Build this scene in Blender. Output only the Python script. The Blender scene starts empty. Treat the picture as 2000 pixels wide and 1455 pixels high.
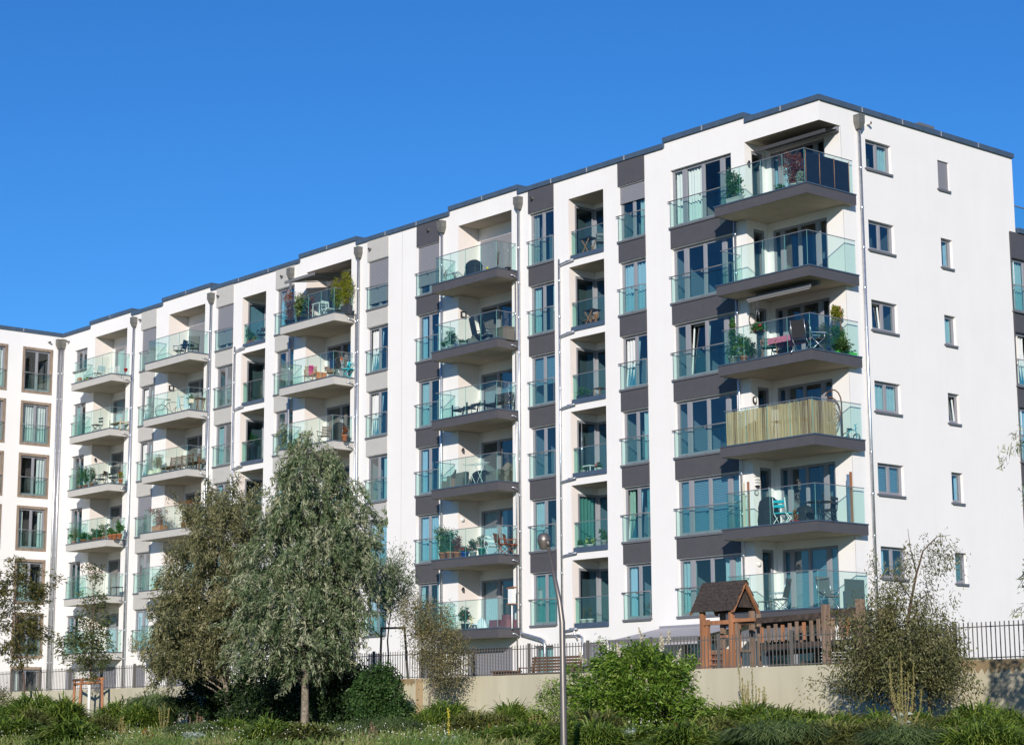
import bpy, math, random
import numpy as np
from mathutils import Matrix, Vector

# ---------------------------------------------------------------- camera, sky, sun, exposure
SC = bpy.context.scene
COL = SC.collection
CAM = (42.8872, -51.0500, -0.9239)
YAW, PITCH, ROLL, FPX = 2.43214, 0.17738, -0.005125, 3817.1

def cam_axes():
    w = Vector((math.cos(PITCH) * math.cos(YAW), math.cos(PITCH) * math.sin(YAW), math.sin(PITCH)))
    r = w.cross(Vector((0, 0, 1))).normalized()
    u = r.cross(w)
    r2 = r * math.cos(ROLL) + u * math.sin(ROLL)
    u2 = u * math.cos(ROLL) - r * math.sin(ROLL)
    return r2, u2, w
CR, CU, CW = cam_axes()
cd = bpy.data.cameras.new('camera')
cd.lens = 36 * FPX / 2000.0
cd.sensor_width = 36
cd.clip_start = 0.5
cd.clip_end = 3000
co = bpy.data.objects.new('camera', cd)
COL.objects.link(co)
M = Matrix(((CR.x, CU.x, -CW.x, CAM[0]), (CR.y, CU.y, -CW.y, CAM[1]), (CR.z, CU.z, -CW.z, CAM[2]), (0, 0, 0, 1)))
co.matrix_world = M
SC.camera = co

SUN_DIR = Vector((0.96, -1.04, 0.478)).normalized()
SUN_EL = math.asin(SUN_DIR.z)
world = bpy.data.worlds.new('World')
SC.world = world
world.use_nodes = True
nt = world.node_tree
bg = nt.nodes['Background']
sky = nt.nodes.new('ShaderNodeTexSky')
sky.sky_type = 'NISHITA'
sky.sun_disc = False
sky.sun_elevation = SUN_EL
sky.sun_rotation = math.radians(135)
sky.altitude = 100
sky.air_density = 1.0
sky.dust_density = 0.0
sky.ozone_density = 3.5
hs = nt.nodes.new('ShaderNodeHueSaturation'); hs.inputs['Saturation'].default_value = 1.18
tn = nt.nodes.new('ShaderNodeMix'); tn.data_type = 'RGBA'; tn.blend_type = 'MULTIPLY'; tn.inputs[0].default_value = 1; tn.inputs[7].default_value = (0.47, 0.86, 1.24, 1)
nt.links.new(sky.outputs[0], hs.inputs['Color']); nt.links.new(hs.outputs[0], tn.inputs[6]); nt.links.new(tn.outputs[2], bg.inputs[0])
bg.inputs[1].default_value = 0.107

sl = bpy.data.lights.new('sun', 'SUN')
sl.energy = 4.95
sl.angle = math.radians(0.5)
sl.color = (1.0, 0.935, 0.84)
so = bpy.data.objects.new('sun', sl)
COL.objects.link(so)
so.rotation_euler = SUN_DIR.to_track_quat('Z', 'Y').to_euler()

SC.render.engine = 'CYCLES'
SC.view_settings.view_transform = 'Standard'
SC.view_settings.look = 'None'
SC.view_settings.exposure = 0.0
SC.view_settings.gamma = 1.0
SC.view_settings.use_curve_mapping = False
SC.cycles.transparent_max_bounces = 32
SC.cycles.max_bounces = 8
SC.cycles.transmission_bounces = 8

# ---------------------------------------------------------------- helpers
def ray(px, py):
    return CW + CR * ((px - 1000) / FPX) - CU * ((py - 727.5) / FPX)
def atY(px, py, Y):
    d = ray(px, py); t = (Y - CAM[1]) / d.y
    return Vector(CAM) + d * t
def gz(x, y):
    """height of the planted slope in front of the wall"""
    s = max(0.0, -16.2 - y)
    return -1.22 - 0.036 * min(s, 40)

def link(o, parent=None, loc=(0, 0, 0), rz=0.0):
    COL.objects.link(o)
    o.location = loc
    if rz: o.rotation_euler = (0, 0, rz)
    if parent is not None: o.parent = parent
    return o
def tag(o, label=None, cat=None, group=None, kind=None):
    if label: o['label'] = label
    if cat: o['category'] = cat
    if group: o['group'] = group
    if kind: o['kind'] = kind
    return o
def empty(name, loc, rz=0.0, label=None, cat=None, group=None):
    o = bpy.data.objects.new(name, None)
    o.empty_display_size = 0.2
    link(o, None, loc, rz)
    return tag(o, label, cat, group)
def inst(name, mesh, parent=None, loc=(0, 0, 0), rz=0.0):
    return link(bpy.data.objects.new(name, mesh), parent, loc, rz)

class MB:
    """mesh builder: several shapes, several materials, one mesh"""
    def __init__(s): s.v = []; s.f = []; s.m = []; s.sm = []
    def quad(s, pts, m=0, smooth=False):
        n = len(s.v); s.v += [tuple(p) for p in pts]; s.f.append(tuple(range(n, n + len(pts)))); s.m.append(m); s.sm.append(smooth)
    def box(s, x0, x1, y0, y1, z0, z1, m=0):
        if x0 > x1: x0, x1 = x1, x0
        if y0 > y1: y0, y1 = y1, y0
        if z0 > z1: z0, z1 = z1, z0
        n = len(s.v)
        s.v += [(x0, y0, z0), (x1, y0, z0), (x1, y1, z0), (x0, y1, z0), (x0, y0, z1), (x1, y0, z1), (x1, y1, z1), (x0, y1, z1)]
        for f in ((0, 3, 2, 1), (4, 5, 6, 7), (0, 1, 5, 4), (1, 2, 6, 5), (2, 3, 7, 6), (3, 0, 4, 7)):
            s.f.append(tuple(n + i for i in f)); s.m.append(m); s.sm.append(False)
        return s
    def obox(s, p, q, w, t, m=0, up=(0, 0, 1)):
        """bar from p to q with section w x t"""
        p = Vector(p); q = Vector(q); d = (q - p).normalized(); u = Vector(up)
        if abs(d.dot(u)) > 0.98: u = Vector((0, 1, 0))
        a = d.cross(u).normalized(); b = a.cross(d)
        n = len(s.v)
        for e in (p, q):
            for i, j in ((-1, -1), (1, -1), (1, 1), (-1, 1)):
                s.v.append(tuple(e + a * (w / 2 * i) + b * (t / 2 * j)))
        for f in ((0, 1, 2, 3), (7, 6, 5, 4), (0, 4, 5, 1), (1, 5, 6, 2), (2, 6, 7, 3), (3, 7, 4, 0)):
            s.f.append(tuple(n + i for i in f)); s.m.append(m); s.sm.append(False)
        return s
    def tube(s, pts, r, m=0, n=8, caps=True):
        pts = [Vector(p) for p in pts]
        rs = r if isinstance(r, (list, tuple)) else [r] * len(pts)
        base = len(s.v); prev = None
        for i, p in enumerate(pts):
            d = (pts[min(i + 1, len(pts) - 1)] - pts[max(i - 1, 0)]).normalized()
            if prev is None:
                u = Vector((0, 0, 1)) if abs(d.z) < 0.9 else Vector((1, 0, 0))
                a = d.cross(u).normalized()
            else:
                a = (prev - d * prev.dot(d)).normalized()
            prev = a; b = d.cross(a)
            for k in range(n):
                t = 2 * math.pi * k / n
                s.v.append(tuple(p + (a * math.cos(t) + b * math.sin(t)) * rs[i]))
        for i in range(len(pts) - 1):
            for k in range(n):
                k2 = (k + 1) % n
                s.f.append((base + i * n + k, base + i * n + k2, base + (i + 1) * n + k2, base + (i + 1) * n + k)); s.m.append(m); s.sm.append(True)
        if caps:
            s.f.append(tuple(base + k for k in range(n))[::-1]); s.m.append(m); s.sm.append(False)
            e = base + (len(pts) - 1) * n
            s.f.append(tuple(e + k for k in range(n))); s.m.append(m); s.sm.append(False)
        return s
    def lathe(s, prof, c=(0, 0, 0), m=0, n=14, axis='z'):
        base = len(s.v)
        for (r, z) in prof:
            for k in range(n):
                t = 2 * math.pi * k / n
                a, b = r * math.cos(t), r * math.sin(t)
                if axis == 'z': s.v.append((c[0] + a, c[1] + b, c[2] + z))
                elif axis == 'y': s.v.append((c[0] + a, c[1] + z, c[2] + b))
                else: s.v.append((c[0] + z, c[1] + a, c[2] + b))
        for i in range(len(prof) - 1):
            for k in range(n):
                k2 = (k + 1) % n
                s.f.append((base + i * n + k, base + i * n + k2, base + (i + 1) * n + k2, base + (i + 1) * n + k)); s.m.append(m); s.sm.append(True)
        return s
    def mesh(s, name, mats, bevel=0):
        me = bpy.data.meshes.new(name)
        me.from_pydata(s.v, [], s.f)
        for mm in (mats if isinstance(mats, (list, tuple)) else [mats]): me.materials.append(mm)
        me.polygons.foreach_set('material_index', s.m)
        me.polygons.foreach_set('use_smooth', s.sm)
        me.update()
        return me
    def build(s, name, mats, parent=None, loc=(0, 0, 0), rz=0.0):
        return inst(name, s.mesh(name, mats), parent, loc, rz)

# ---------------------------------------------------------------- materials
MATS = {}
def mat(name, col, rough=0.7, metal=0.0, noise=0.0, nscale=8.0, bump=0.0, bscale=60.0, spec=0.5, streak=0.0, col2=None):
    if name in MATS: return MATS[name]
    m = bpy.data.materials.new(name); m.use_nodes = True
    t = m.node_tree; b = t.nodes['Principled BSDF']
    b.inputs['Base Color'].default_value = (*col, 1)
    b.inputs['Roughness'].default_value = rough
    b.inputs['Metallic'].default_value = metal
    b.inputs['Specular IOR Level'].default_value = spec
    tc = t.nodes.new('ShaderNodeTexCoord')
    src = None
    if noise or col2:
        nz = t.nodes.new('ShaderNodeTexNoise'); nz.inputs['Scale'].default_value = nscale
        nz.inputs['Detail'].default_value = 6
        mp = t.nodes.new('ShaderNodeMapping')
        if streak: mp.inputs['Scale'].default_value = (1, 1, streak)
        t.links.new(tc.outputs['Object'], mp.inputs[0]); t.links.new(mp.outputs[0], nz.inputs[0])
        rp = t.nodes.new('ShaderNodeValToRGB')
        c2 = col2 if col2 else tuple(c * (1 + noise) for c in col)
        c1 = col if col2 else tuple(c * (1 - noise) for c in col)
        rp.color_ramp.elements[0].position = 0.32; rp.color_ramp.elements[1].position = 0.68
        rp.color_ramp.elements[0].color = (*c1, 1); rp.color_ramp.elements[1].color = (*c2, 1)
        t.links.new(nz.outputs[0], rp.inputs[0]); t.links.new(rp.outputs[0], b.inputs['Base Color'])
    if bump:
        n2 = t.nodes.new('ShaderNodeTexNoise'); n2.inputs['Scale'].default_value = bscale; n2.inputs['Detail'].default_value = 4
        t.links.new(tc.outputs['Object'], n2.inputs[0])
        bp = t.nodes.new('ShaderNodeBump'); bp.inputs['Strength'].default_value = bump; bp.inputs['Distance'].default_value = 0.02
        t.links.new(n2.outputs[0], bp.inputs['Height']); t.links.new(bp.outputs[0], b.inputs['Normal'])
    MATS[name] = m
    return m
def glassmat(name, tint, gl=1.6, rough=0.0):
    m = bpy.data.materials.new(name); m.use_nodes = True
    t = m.node_tree; t.nodes.clear()
    out = t.nodes.new('ShaderNodeOutputMaterial'); mx = t.nodes.new('ShaderNodeMixShader')
    tr = t.nodes.new('ShaderNodeBsdfTransparent'); tr.inputs[0].default_value = (*tint, 1)
    gs = t.nodes.new('ShaderNodeBsdfGlossy'); gs.inputs['Roughness'].default_value = rough
    gs.inputs['Color'].default_value = (0.95, 0.98, 1.0, 1)
    fr = t.nodes.new('ShaderNodeFresnel'); fr.inputs[0].default_value = 1.5
    mu = t.nodes.new('ShaderNodeMath'); mu.operation = 'MULTIPLY'; mu.use_clamp = True; mu.inputs[1].default_value = gl
    nz = t.nodes.new('ShaderNodeTexNoise'); nz.inputs['Scale'].default_value = 0.9
    tc = t.nodes.new('ShaderNodeTexCoord'); bp = t.nodes.new('ShaderNodeBump')
    bp.inputs['Strength'].default_value = 0.06; bp.inputs['Distance'].default_value = 0.05
    t.links.new(tc.outputs['Object'], nz.inputs[0]); t.links.new(nz.outputs[0], bp.inputs['Height'])
    t.links.new(bp.outputs[0], gs.inputs['Normal'])
    ge = t.nodes.new('ShaderNodeNewGeometry'); iv = t.nodes.new('ShaderNodeMath'); iv.operation = 'SUBTRACT'; iv.inputs[0].default_value = 1
    m2 = t.nodes.new('ShaderNodeMath'); m2.operation = 'MULTIPLY'
    t.links.new(ge.outputs['Backfacing'], iv.inputs[1]); t.links.new(iv.outputs[0], m2.inputs[0]); t.links.new(mu.outputs[0], m2.inputs[1])
    t.links.new(fr.outputs[0], mu.inputs[0]); t.links.new(m2.outputs[0], mx.inputs[0])
    t.links.new(tr.outputs[0], mx.inputs[1]); t.links.new(gs.outputs[0], mx.inputs[2])
    t.links.new(mx.outputs[0], out.inputs[0])
    MATS[name] = m
    return m
def leafmat(name, stops, transl=0.35, rough=0.55):
    """foliage: every leaf carries its own tone (attribute 'tone'), tones picked from a ramp"""
    m = bpy.data.materials.new(name); m.use_nodes = True
    t = m.node_tree; t.nodes.clear()
    out = t.nodes.new('ShaderNodeOutputMaterial')
    at = t.nodes.new('ShaderNodeAttribute'); at.attribute_name = 'tone'
    rp = t.nodes.new('ShaderNodeValToRGB')
    els = rp.color_ramp.elements
    els[0].position = 0; els[0].color = (*stops[0], 1); els[1].position = 1; els[1].color = (*stops[-1], 1)
    for i, c in enumerate(stops[1:-1]):
        e = els.new((i + 1) / (len(stops) - 1)); e.color = (*c, 1)
    b = t.nodes.new('ShaderNodeBsdfPrincipled'); b.inputs['Roughness'].default_value = rough
    b.inputs['Specular IOR Level'].default_value = 0.35
    tl = t.nodes.new('ShaderNodeBsdfTranslucent'); mx = t.nodes.new('ShaderNodeMixShader'); mx.inputs[0].default_value = transl
    t.links.new(at.outputs['Fac'], rp.inputs[0])
    t.links.new(rp.outputs[0], b.inputs['Base Color']); t.links.new(rp.outputs[0], tl.inputs[0])
    t.links.new(b.outputs[0], mx.inputs[1]); t.links.new(tl.outputs[0], mx.inputs[2]); t.links.new(mx.outputs[0], out.inputs[0])
    MATS[name] = m
    return m

PLASTER = mat('white_plaster', (0.79, 0.76, 0.735), 0.9, noise=0.015, nscale=0.7, bump=0.15, bscale=220)
def weather(m):
    """rain marks on plaster: thin vertical streaks, a little darker and warmer"""
    t = m.node_tree; b = t.nodes['Principled BSDF']; old = b.inputs['Base Color'].links[0].from_socket
    tc = t.nodes.new('ShaderNodeTexCoord'); mp = t.nodes.new('ShaderNodeMapping'); mp.inputs['Scale'].default_value = (3.2, 3.2, 0.10)
    nz = t.nodes.new('ShaderNodeTexNoise'); nz.inputs['Scale'].default_value = 1.3; nz.inputs['Detail'].default_value = 5
    t.links.new(tc.outputs['Object'], mp.inputs[0]); t.links.new(mp.outputs[0], nz.inputs[0])
    rp = t.nodes.new('ShaderNodeValToRGB')
    rp.color_ramp.elements[0].position = 0.50; rp.color_ramp.elements[0].color = (1, 1, 1, 1)
    rp.color_ramp.elements[1].position = 0.80; rp.color_ramp.elements[1].color = (0.978, 0.970, 0.960, 1)
    t.links.new(nz.outputs[0], rp.inputs[0])
    mx = t.nodes.new('ShaderNodeMix'); mx.data_type = 'RGBA'; mx.blend_type = 'MULTIPLY'; mx.inputs[0].default_value = 1
    t.links.new(old, mx.inputs[6]); t.links.new(rp.outputs[0], mx.inputs[7]); t.links.new(mx.outputs[2], b.inputs['Base Color'])
weather(PLASTER)
PINKP = mat('pinkish_plaster', (0.78, 0.70, 0.65), 0.9, noise=0.02, nscale=1.5, bump=0.12, bscale=200)
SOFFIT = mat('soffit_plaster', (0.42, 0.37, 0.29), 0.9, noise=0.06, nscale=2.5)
DARKP = mat('charcoal_panel', (0.078, 0.073, 0.080), 0.55, noise=0.06, nscale=3)
LIGHTP = mat('light_grey_panel', (0.47, 0.45, 0.42), 0.7, noise=0.03, nscale=3)
CAPM = mat('zinc_blue_cap', (0.06, 0.09, 0.135), 0.42, noise=0.10, nscale=4)
JOINT = mat('cap_joint', (0.30, 0.31, 0.33), 0.4)
FRAME = mat('grey_window_frame', (0.26, 0.26, 0.285), 0.45)
FRAMEI = mat('frame_reveal', (0.10, 0.10, 0.11), 0.6)
SILL = mat('grey_sill', (0.13, 0.135, 0.15), 0.45)
STEEL = mat('galvanised_steel', (0.55, 0.57, 0.60), 0.32, metal=0.85, noise=0.12, nscale=6)
HEADM = mat('weathered_zinc', (0.17, 0.165, 0.15), 0.6, metal=0.3, noise=0.15, nscale=10)
RAILM = mat('grey_rail', (0.16, 0.165, 0.18), 0.4)
SHUT = mat('grey_roller_shutter', (0.25, 0.25, 0.28), 0.6)
BROWNF = mat('brown_stone_surround', (0.25, 0.185, 0.135), 0.8, noise=0.25, nscale=5, streak=0.3)
PANE = glassmat('window_pane', (0.54, 0.76, 0.84), 2.9)
PANE2 = glassmat('greener_window_pane', (0.54, 0.75, 0.77), 2.5)
PANEW = glassmat('clear_window_pane', (0.80, 0.88, 0.87), 1.6)
BGLASS = glassmat('balcony_glass', (0.885, 0.965, 0.945), 1.25)
GEDGE = mat('glass_edge', (0.16, 0.38, 0.34), 0.2)
ROOM = mat('room_wall', (0.30, 0.29, 0.28), 0.9)
CURT = mat('white_curtain', (0.55, 0.56, 0.56), 0.9, noise=0.05, nscale=4)
CURTL = mat('bright_white_curtain', (0.74, 0.72, 0.70), 0.9)
CURTG = mat('green_curtain', (0.13, 0.27, 0.22), 0.9, noise=0.1, nscale=9)
CURTB = mat('brown_curtain', (0.45, 0.33, 0.28), 0.9)
BLIND = mat('grey_blind', (0.30, 0.36, 0.38), 0.8)
ROOFM = mat('roof_gravel', (0.25, 0.24, 0.22), 0.95)
WALLM = mat('retaining_wall_render', (0.50, 0.455, 0.33), 0.92, noise=0.09, nscale=1.6, streak=.22, bump=0.1, bscale=120)
FENCEM = mat('taupe_fence_metal', (0.125, 0.112, 0.098), 0.5)
WOODO = mat('orange_brown_timber', (0.34, 0.15, 0.07), 0.75, noise=0.30, nscale=7, streak=0.12)
WOODG = mat('weathered_timber', (0.22, 0.145, 0.10), 0.85, noise=0.35, nscale=8, streak=0.15)
WOODD = mat('dark_timber', (0.055, 0.038, 0.03), 0.85, noise=0.45, nscale=9)
SHING = mat('roof_board', (0.048, 0.036, 0.030), 0.9, noise=0.5, nscale=14)
BENCHM = mat('brown_bench_slat', (0.12, 0.06, 0.03), 0.55, noise=0.3, nscale=9)
TEAK = mat('teak', (0.35, 0.15, 0.06), 0.6, noise=0.2, nscale=9)
BARK = mat('pale_bark', (0.20, 0.165, 0.125), 0.95, noise=0.45, nscale=14, bump=0.8, bscale=40)
BARKD = mat('brown_bark', (0.10, 0.065, 0.045), 0.95, noise=0.35, nscale=14)
LIMEW = mat('limewashed_bark', (0.72, 0.70, 0.66), 0.9, noise=0.08, nscale=10)
TERRA = mat('terracotta', (0.46, 0.17, 0.075), 0.85, noise=0.15, nscale=6)
BLACK = mat('black_fabric', (0.018, 0.019, 0.022), 0.8)
BLACKM = mat('black_metal', (0.02, 0.02, 0.022), 0.4)
GREYF = mat('grey_textile', (0.11, 0.11, 0.105), 0.8)
WICK = mat('grey_wicker', (0.13, 0.12, 0.105), 0.85, noise=0.3, nscale=60)
WHITE = mat('white_lacquer', (0.78, 0.78, 0.76), 0.5)
WHITEC = mat('white_cloth', (0.75, 0.76, 0.80), 0.9)
CREAM = mat('cream_glaze', (0.66, 0.62, 0.46), 0.35)
GREYPOT = mat('grey_pot', (0.36, 0.38, 0.36), 0.7)
DARKPOT = mat('dark_plastic_pot', (0.03, 0.035, 0.045), 0.5)
BLUEPOT = mat('blue_glaze', (0.02, 0.07, 0.42), 0.3)
GREENPOT = mat('green_glaze', (0.02, 0.20, 0.15), 0.3)
LIMEB = mat('lime_plastic', (0.13, 0.62, 0.06), 0.5)
REDP = mat('red_paint', (0.45, 0.02, 0.03), 0.6)
YELL = mat('yellow_paint', (0.75, 0.50, 0.04), 0.6)
TURQ = mat('turquoise_paint', (0.02, 0.42, 0.50), 0.5)
NAVY = mat('navy_cloth', (0.015, 0.03, 0.09), 0.9)
PINKC = mat('pink_check_cloth', (0.62, 0.16, 0.24), 0.9, noise=0.4, nscale=25)
ORANGEC = mat('orange_cloth', (0.62, 0.16, 0.03), 0.9, noise=0.4, nscale=14)
MAGC = mat('magenta_cloth', (0.55, 0.03, 0.14), 0.9)
REED = leafmat('reed', [(0.26, 0.12, 0.045), (0.58, 0.36, 0.16), (0.92, 0.66, 0.40), (0.72, 0.46, 0.23)], 0.25, 0.8)
MATBLK = mat('black_bamboo_mat', (0.012, 0.013, 0.03), 0.6, noise=0.4, nscale=30)
AWNG = mat('grey_awning_cloth', (0.20, 0.195, 0.20), 0.9)
AWNL = mat('light_awning_cloth', (0.42, 0.40, 0.42), 0.9)
LAMPM = mat('pole_metal', (0.20, 0.175, 0.155), 0.42, metal=0.6, noise=0.08, nscale=5)
LGLASS = mat('frosted_lamp_glass', (0.70, 0.70, 0.66), 0.4)
SOILM = mat('planting_soil', (0.045, 0.04, 0.022), 0.95, noise=0.4, nscale=3, col2=(0.05, 0.065, 0.02))
TERRM = mat('terrace_lawn', (0.10, 0.12, 0.05), 0.95, noise=0.3, nscale=2)
FARG = mat('riverbank_ground', (0.06, 0.08, 0.03), 0.95, noise=0.3, nscale=0.2)

L_WILLOW = leafmat('silvery_willow_leaves', [(0.04, 0.072, 0.025), (0.095, 0.145, 0.055), (0.165, 0.22, 0.10), (0.28, 0.31, 0.18), (0.46, 0.45, 0.30)], 0.3, 0.6)
L_OLIVE = leafmat('olive_grey_leaves', [(0.05, 0.058, 0.022), (0.12, 0.128, 0.05), (0.21, 0.205, 0.09), (0.34, 0.31, 0.165)], 0.28, 0.6)
L_BRONZE = leafmat('bronze_olive_leaves', [(0.05, 0.045, 0.02), (0.12, 0.11, 0.042), (0.20, 0.18, 0.075), (0.28, 0.235, 0.115)], 0.25)
L_OLGRN = leafmat('grey_green_small_leaves', [(0.05, 0.05, 0.02), (0.11, 0.115, 0.042), (0.19, 0.185, 0.075), (0.30, 0.27, 0.13)], 0.28)
L_ROWAN = leafmat('dark_pinnate_leaves', [(0.025, 0.04, 0.012), (0.065, 0.09, 0.022), (0.12, 0.15, 0.04), (0.20, 0.12, 0.045)], 0.3)
L_YROWAN = leafmat('yellow_green_pinnate_leaves', [(0.03, 0.035, 0.01), (0.07, 0.075, 0.02), (0.13, 0.12, 0.03), (0.19, 0.15, 0.04)], 0.3)
L_BUDD = leafmat('fresh_green_leaves', [(0.03, 0.075, 0.01), (0.09, 0.18, 0.018), (0.19, 0.30, 0.03), (0.34, 0.42, 0.11)], 0.35)
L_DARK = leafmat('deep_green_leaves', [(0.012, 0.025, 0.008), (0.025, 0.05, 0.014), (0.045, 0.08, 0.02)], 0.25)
L_MID = leafmat('mid_green_leaves', [(0.02, 0.05, 0.012), (0.045, 0.10, 0.022), (0.08, 0.15, 0.035)], 0.3)
L_POT = leafmat('pot_plant_leaves', [(0.03, 0.09, 0.02), (0.05, 0.16, 0.035), (0.09, 0.22, 0.05)], 0.35)
L_YEL = leafmat('yellow_green_leaves', [(0.10, 0.13, 0.015), (0.22, 0.24, 0.02), (0.33, 0.32, 0.03)], 0.4)
L_RED = leafmat('red_brown_leaves', [(0.10, 0.02, 0.015), (0.24, 0.055, 0.02), (0.30, 0.12, 0.03)], 0.35)
L_ORNG = leafmat('orange_leaves', [(0.22, 0.07, 0.01), (0.38, 0.15, 0.02), (0.20, 0.16, 0.03)], 0.35)
L_DRY = leafmat('dry_twig_leaves', [(0.16, 0.09, 0.05), (0.30, 0.17, 0.12), (0.40, 0.26, 0.20)], 0.2)
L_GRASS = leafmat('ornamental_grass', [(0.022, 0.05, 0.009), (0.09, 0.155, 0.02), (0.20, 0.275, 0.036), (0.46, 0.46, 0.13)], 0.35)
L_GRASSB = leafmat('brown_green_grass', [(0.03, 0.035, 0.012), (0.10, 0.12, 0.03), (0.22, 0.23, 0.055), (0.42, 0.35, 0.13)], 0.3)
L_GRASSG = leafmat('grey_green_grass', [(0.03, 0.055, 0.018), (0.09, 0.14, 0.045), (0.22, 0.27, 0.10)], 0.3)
L_MEAD = leafmat('meadow_herbs', [(0.04, 0.08, 0.015), (0.09, 0.16, 0.03), (0.16, 0.24, 0.05), (0.26, 0.28, 0.09), (0.32, 0.25, 0.12)], 0.3)
L_SILV = leafmat('silver_leaves', [(0.22, 0.27, 0.22), (0.34, 0.40, 0.33), (0.45, 0.50, 0.44)], 0.25)
F_WHITE = leafmat('white_petals', [(0.60, 0.58, 0.45), (0.80, 0.80, 0.72)], 0.3)
F_RED = leafmat('red_petals', [(0.45, 0.01, 0.02), (0.70, 0.04, 0.05)], 0.3)
F_PINK = leafmat('pink_petals', [(0.60, 0.12, 0.20), (0.75, 0.55, 0.55)], 0.3)
F_LIME = leafmat('lime_petals', [(0.40, 0.50, 0.12), (0.60, 0.62, 0.25)], 0.3)
F_SPIKE = leafmat('mullein_spikes', [(0.16, 0.15, 0.04), (0.30, 0.26, 0.08), (0.42, 0.36, 0.12)], 0.2)
F_YEL = leafmat('yellow_petals', [(0.70, 0.55, 0.02), (0.85, 0.75, 0.10)], 0.3)
F_CREAMS = leafmat('cream_panicles', [(0.35, 0.30, 0.18), (0.62, 0.56, 0.42), (0.78, 0.74, 0.62)], 0.3)

# ---------------------------------------------------------------- foliage generator (numpy)
def leaf_mesh(name, P, D, L, W, tone, material, rs, fold=0.0):
    """P centres (n,3), D directions (n,3), L lengths, W widths -> one lens-shaped leaf each"""
    n = len(P)
    D = D / (np.linalg.norm(D, axis=1, keepdims=True) + 1e-9)
    R = rs.normal(size=(n, 3)); S = np.cross(D, R); S /= (np.linalg.norm(S, axis=1, keepdims=True) + 1e-9)
    L = np.broadcast_to(np.asarray(L, float), (n,))[:, None]; W = np.broadcast_to(np.asarray(W, float), (n,))[:, None]
    V = np.empty((n, 4, 3))
    V[:, 0] = P - D * L * 0.5
    V[:, 1] = P + S * W * 0.5 - D * L * 0.08
    V[:, 2] = P + D * L * 0.5
    V[:, 3] = P - S * W * 0.5 - D * L * 0.08
    if fold:
        N = np.cross(D, S); V[:, 0] += N * L * fold; V[:, 2] += N * L * fold
    return quads_mesh(name, V, tone, material)
def quads_mesh(name, V, tone, material):
    n = len(V)
    me = bpy.data.meshes.new(name)
    me.vertices.add(n * 4); me.loops.add(n * 4); me.polygons.add(n)
    me.vertices.foreach_set('co', V.reshape(-1).astype(np.float32))
    me.loops.foreach_set('vertex_index', np.arange(n * 4, dtype=np.int32))
    me.polygons.foreach_set('loop_start', np.arange(0, n * 4, 4, dtype=np.int32))
    me.polygons.foreach_set('loop_total', np.full(n, 4, dtype=np.int32))
    a = me.attributes.new('tone', 'FLOAT', 'POINT')
    a.data.foreach_set('value', np.repeat(np.clip(tone, 0, 1), 4).astype(np.float32))
    me.materials.append(material)
    me.update(); me.validate()
    return me
def clusters_to_leaves(C, per, sx, sz, droop, out, rs, base_tone=0.5):
    """leaves round cluster centres; strands hang down by 'droop'"""
    k = len(C)
    idx = np.repeat(np.arange(k), per); n = len(idx)
    off = rs.normal(size=(n, 3)) * np.array([sx, sx, sz])
    off[:, 2] -= np.abs(rs.normal(size=n)) * droop * 0.4
    P = C[idx] + off
    ctr = C.mean(axis=0)
    rad = C[idx] - ctr; rad[:, 2] *= 0.2; rad /= (np.linalg.norm(rad, axis=1, keepdims=True) + 1e-6)
    D = rs.normal(size=(n, 3)) * 0.55 + rad * out
    D[:, 2] -= droop
    ct = rs.normal(size=k) * 0.16 + base_tone
    tone = ct[idx] + rs.normal(size=n) * 0.20
    return P, D, tone
PITEMS = {}
def bush_mesh(key, h, w, n, leaf, material, seed=0, shape='ball', droop=0.0):
    k = ('b',) + tuple([key, h, w, n, seed])
    if k in PITEMS: return PITEMS[k]
    rs = np.random.RandomState(seed + 11)
    nc = max(6, n // 14)
    u = rs.normal(size=(nc, 3)); u /= np.linalg.norm(u, axis=1, keepdims=True); rr = rs.rand(nc, 1) ** 0.5
    C = u * rr
    if shape == 'ball': C = C * np.array([w / 2, w / 2, h / 2]) + np.array([0, 0, h / 2])
    elif shape == 'cone':
        z = rs.rand(nc); r = (1 - z * 0.8) * w / 2; C = np.stack([C[:, 0] * r, C[:, 1] * r, z * h], 1)
    elif shape == 'fan':
        z = rs.rand(nc); r = (0.25 + 0.75 * z) * w / 2; C = np.stack([C[:, 0] * r * 1.2, C[:, 1] * r * 1.2, z * h], 1)
    P, D, tone = clusters_to_leaves(C, max(1, n // nc), w * 0.08, h * 0.05, droop, 0.5, rs)
    me = leaf_mesh('foliage', P, D, leaf * rs.uniform(0.7, 1.3, len(P)), leaf * 0.5, tone, material, rs)
    PITEMS[k] = me
    return me
def blossoms(parent, h, w, n, size, material, seed=0, zc=None, name='flower_head'):
    rs = np.random.RandomState(seed + 5)
    u = rs.normal(size=(n, 3)); u /= np.linalg.norm(u, axis=1, keepdims=True)
    C = u * np.array([w / 2, w / 2, h / 2]) + np.array([0, 0, h / 2 if zc is None else zc])
    idx = np.repeat(np.arange(n), 9)
    P = C[idx] + rs.normal(size=(n * 9, 3)) * size * 0.3
    me = leaf_mesh(name, P, rs.normal(size=(n * 9, 3)), size * 0.6, size * 0.6, rs.rand(n * 9), material, rs)
    return inst(name, me, parent)

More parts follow.
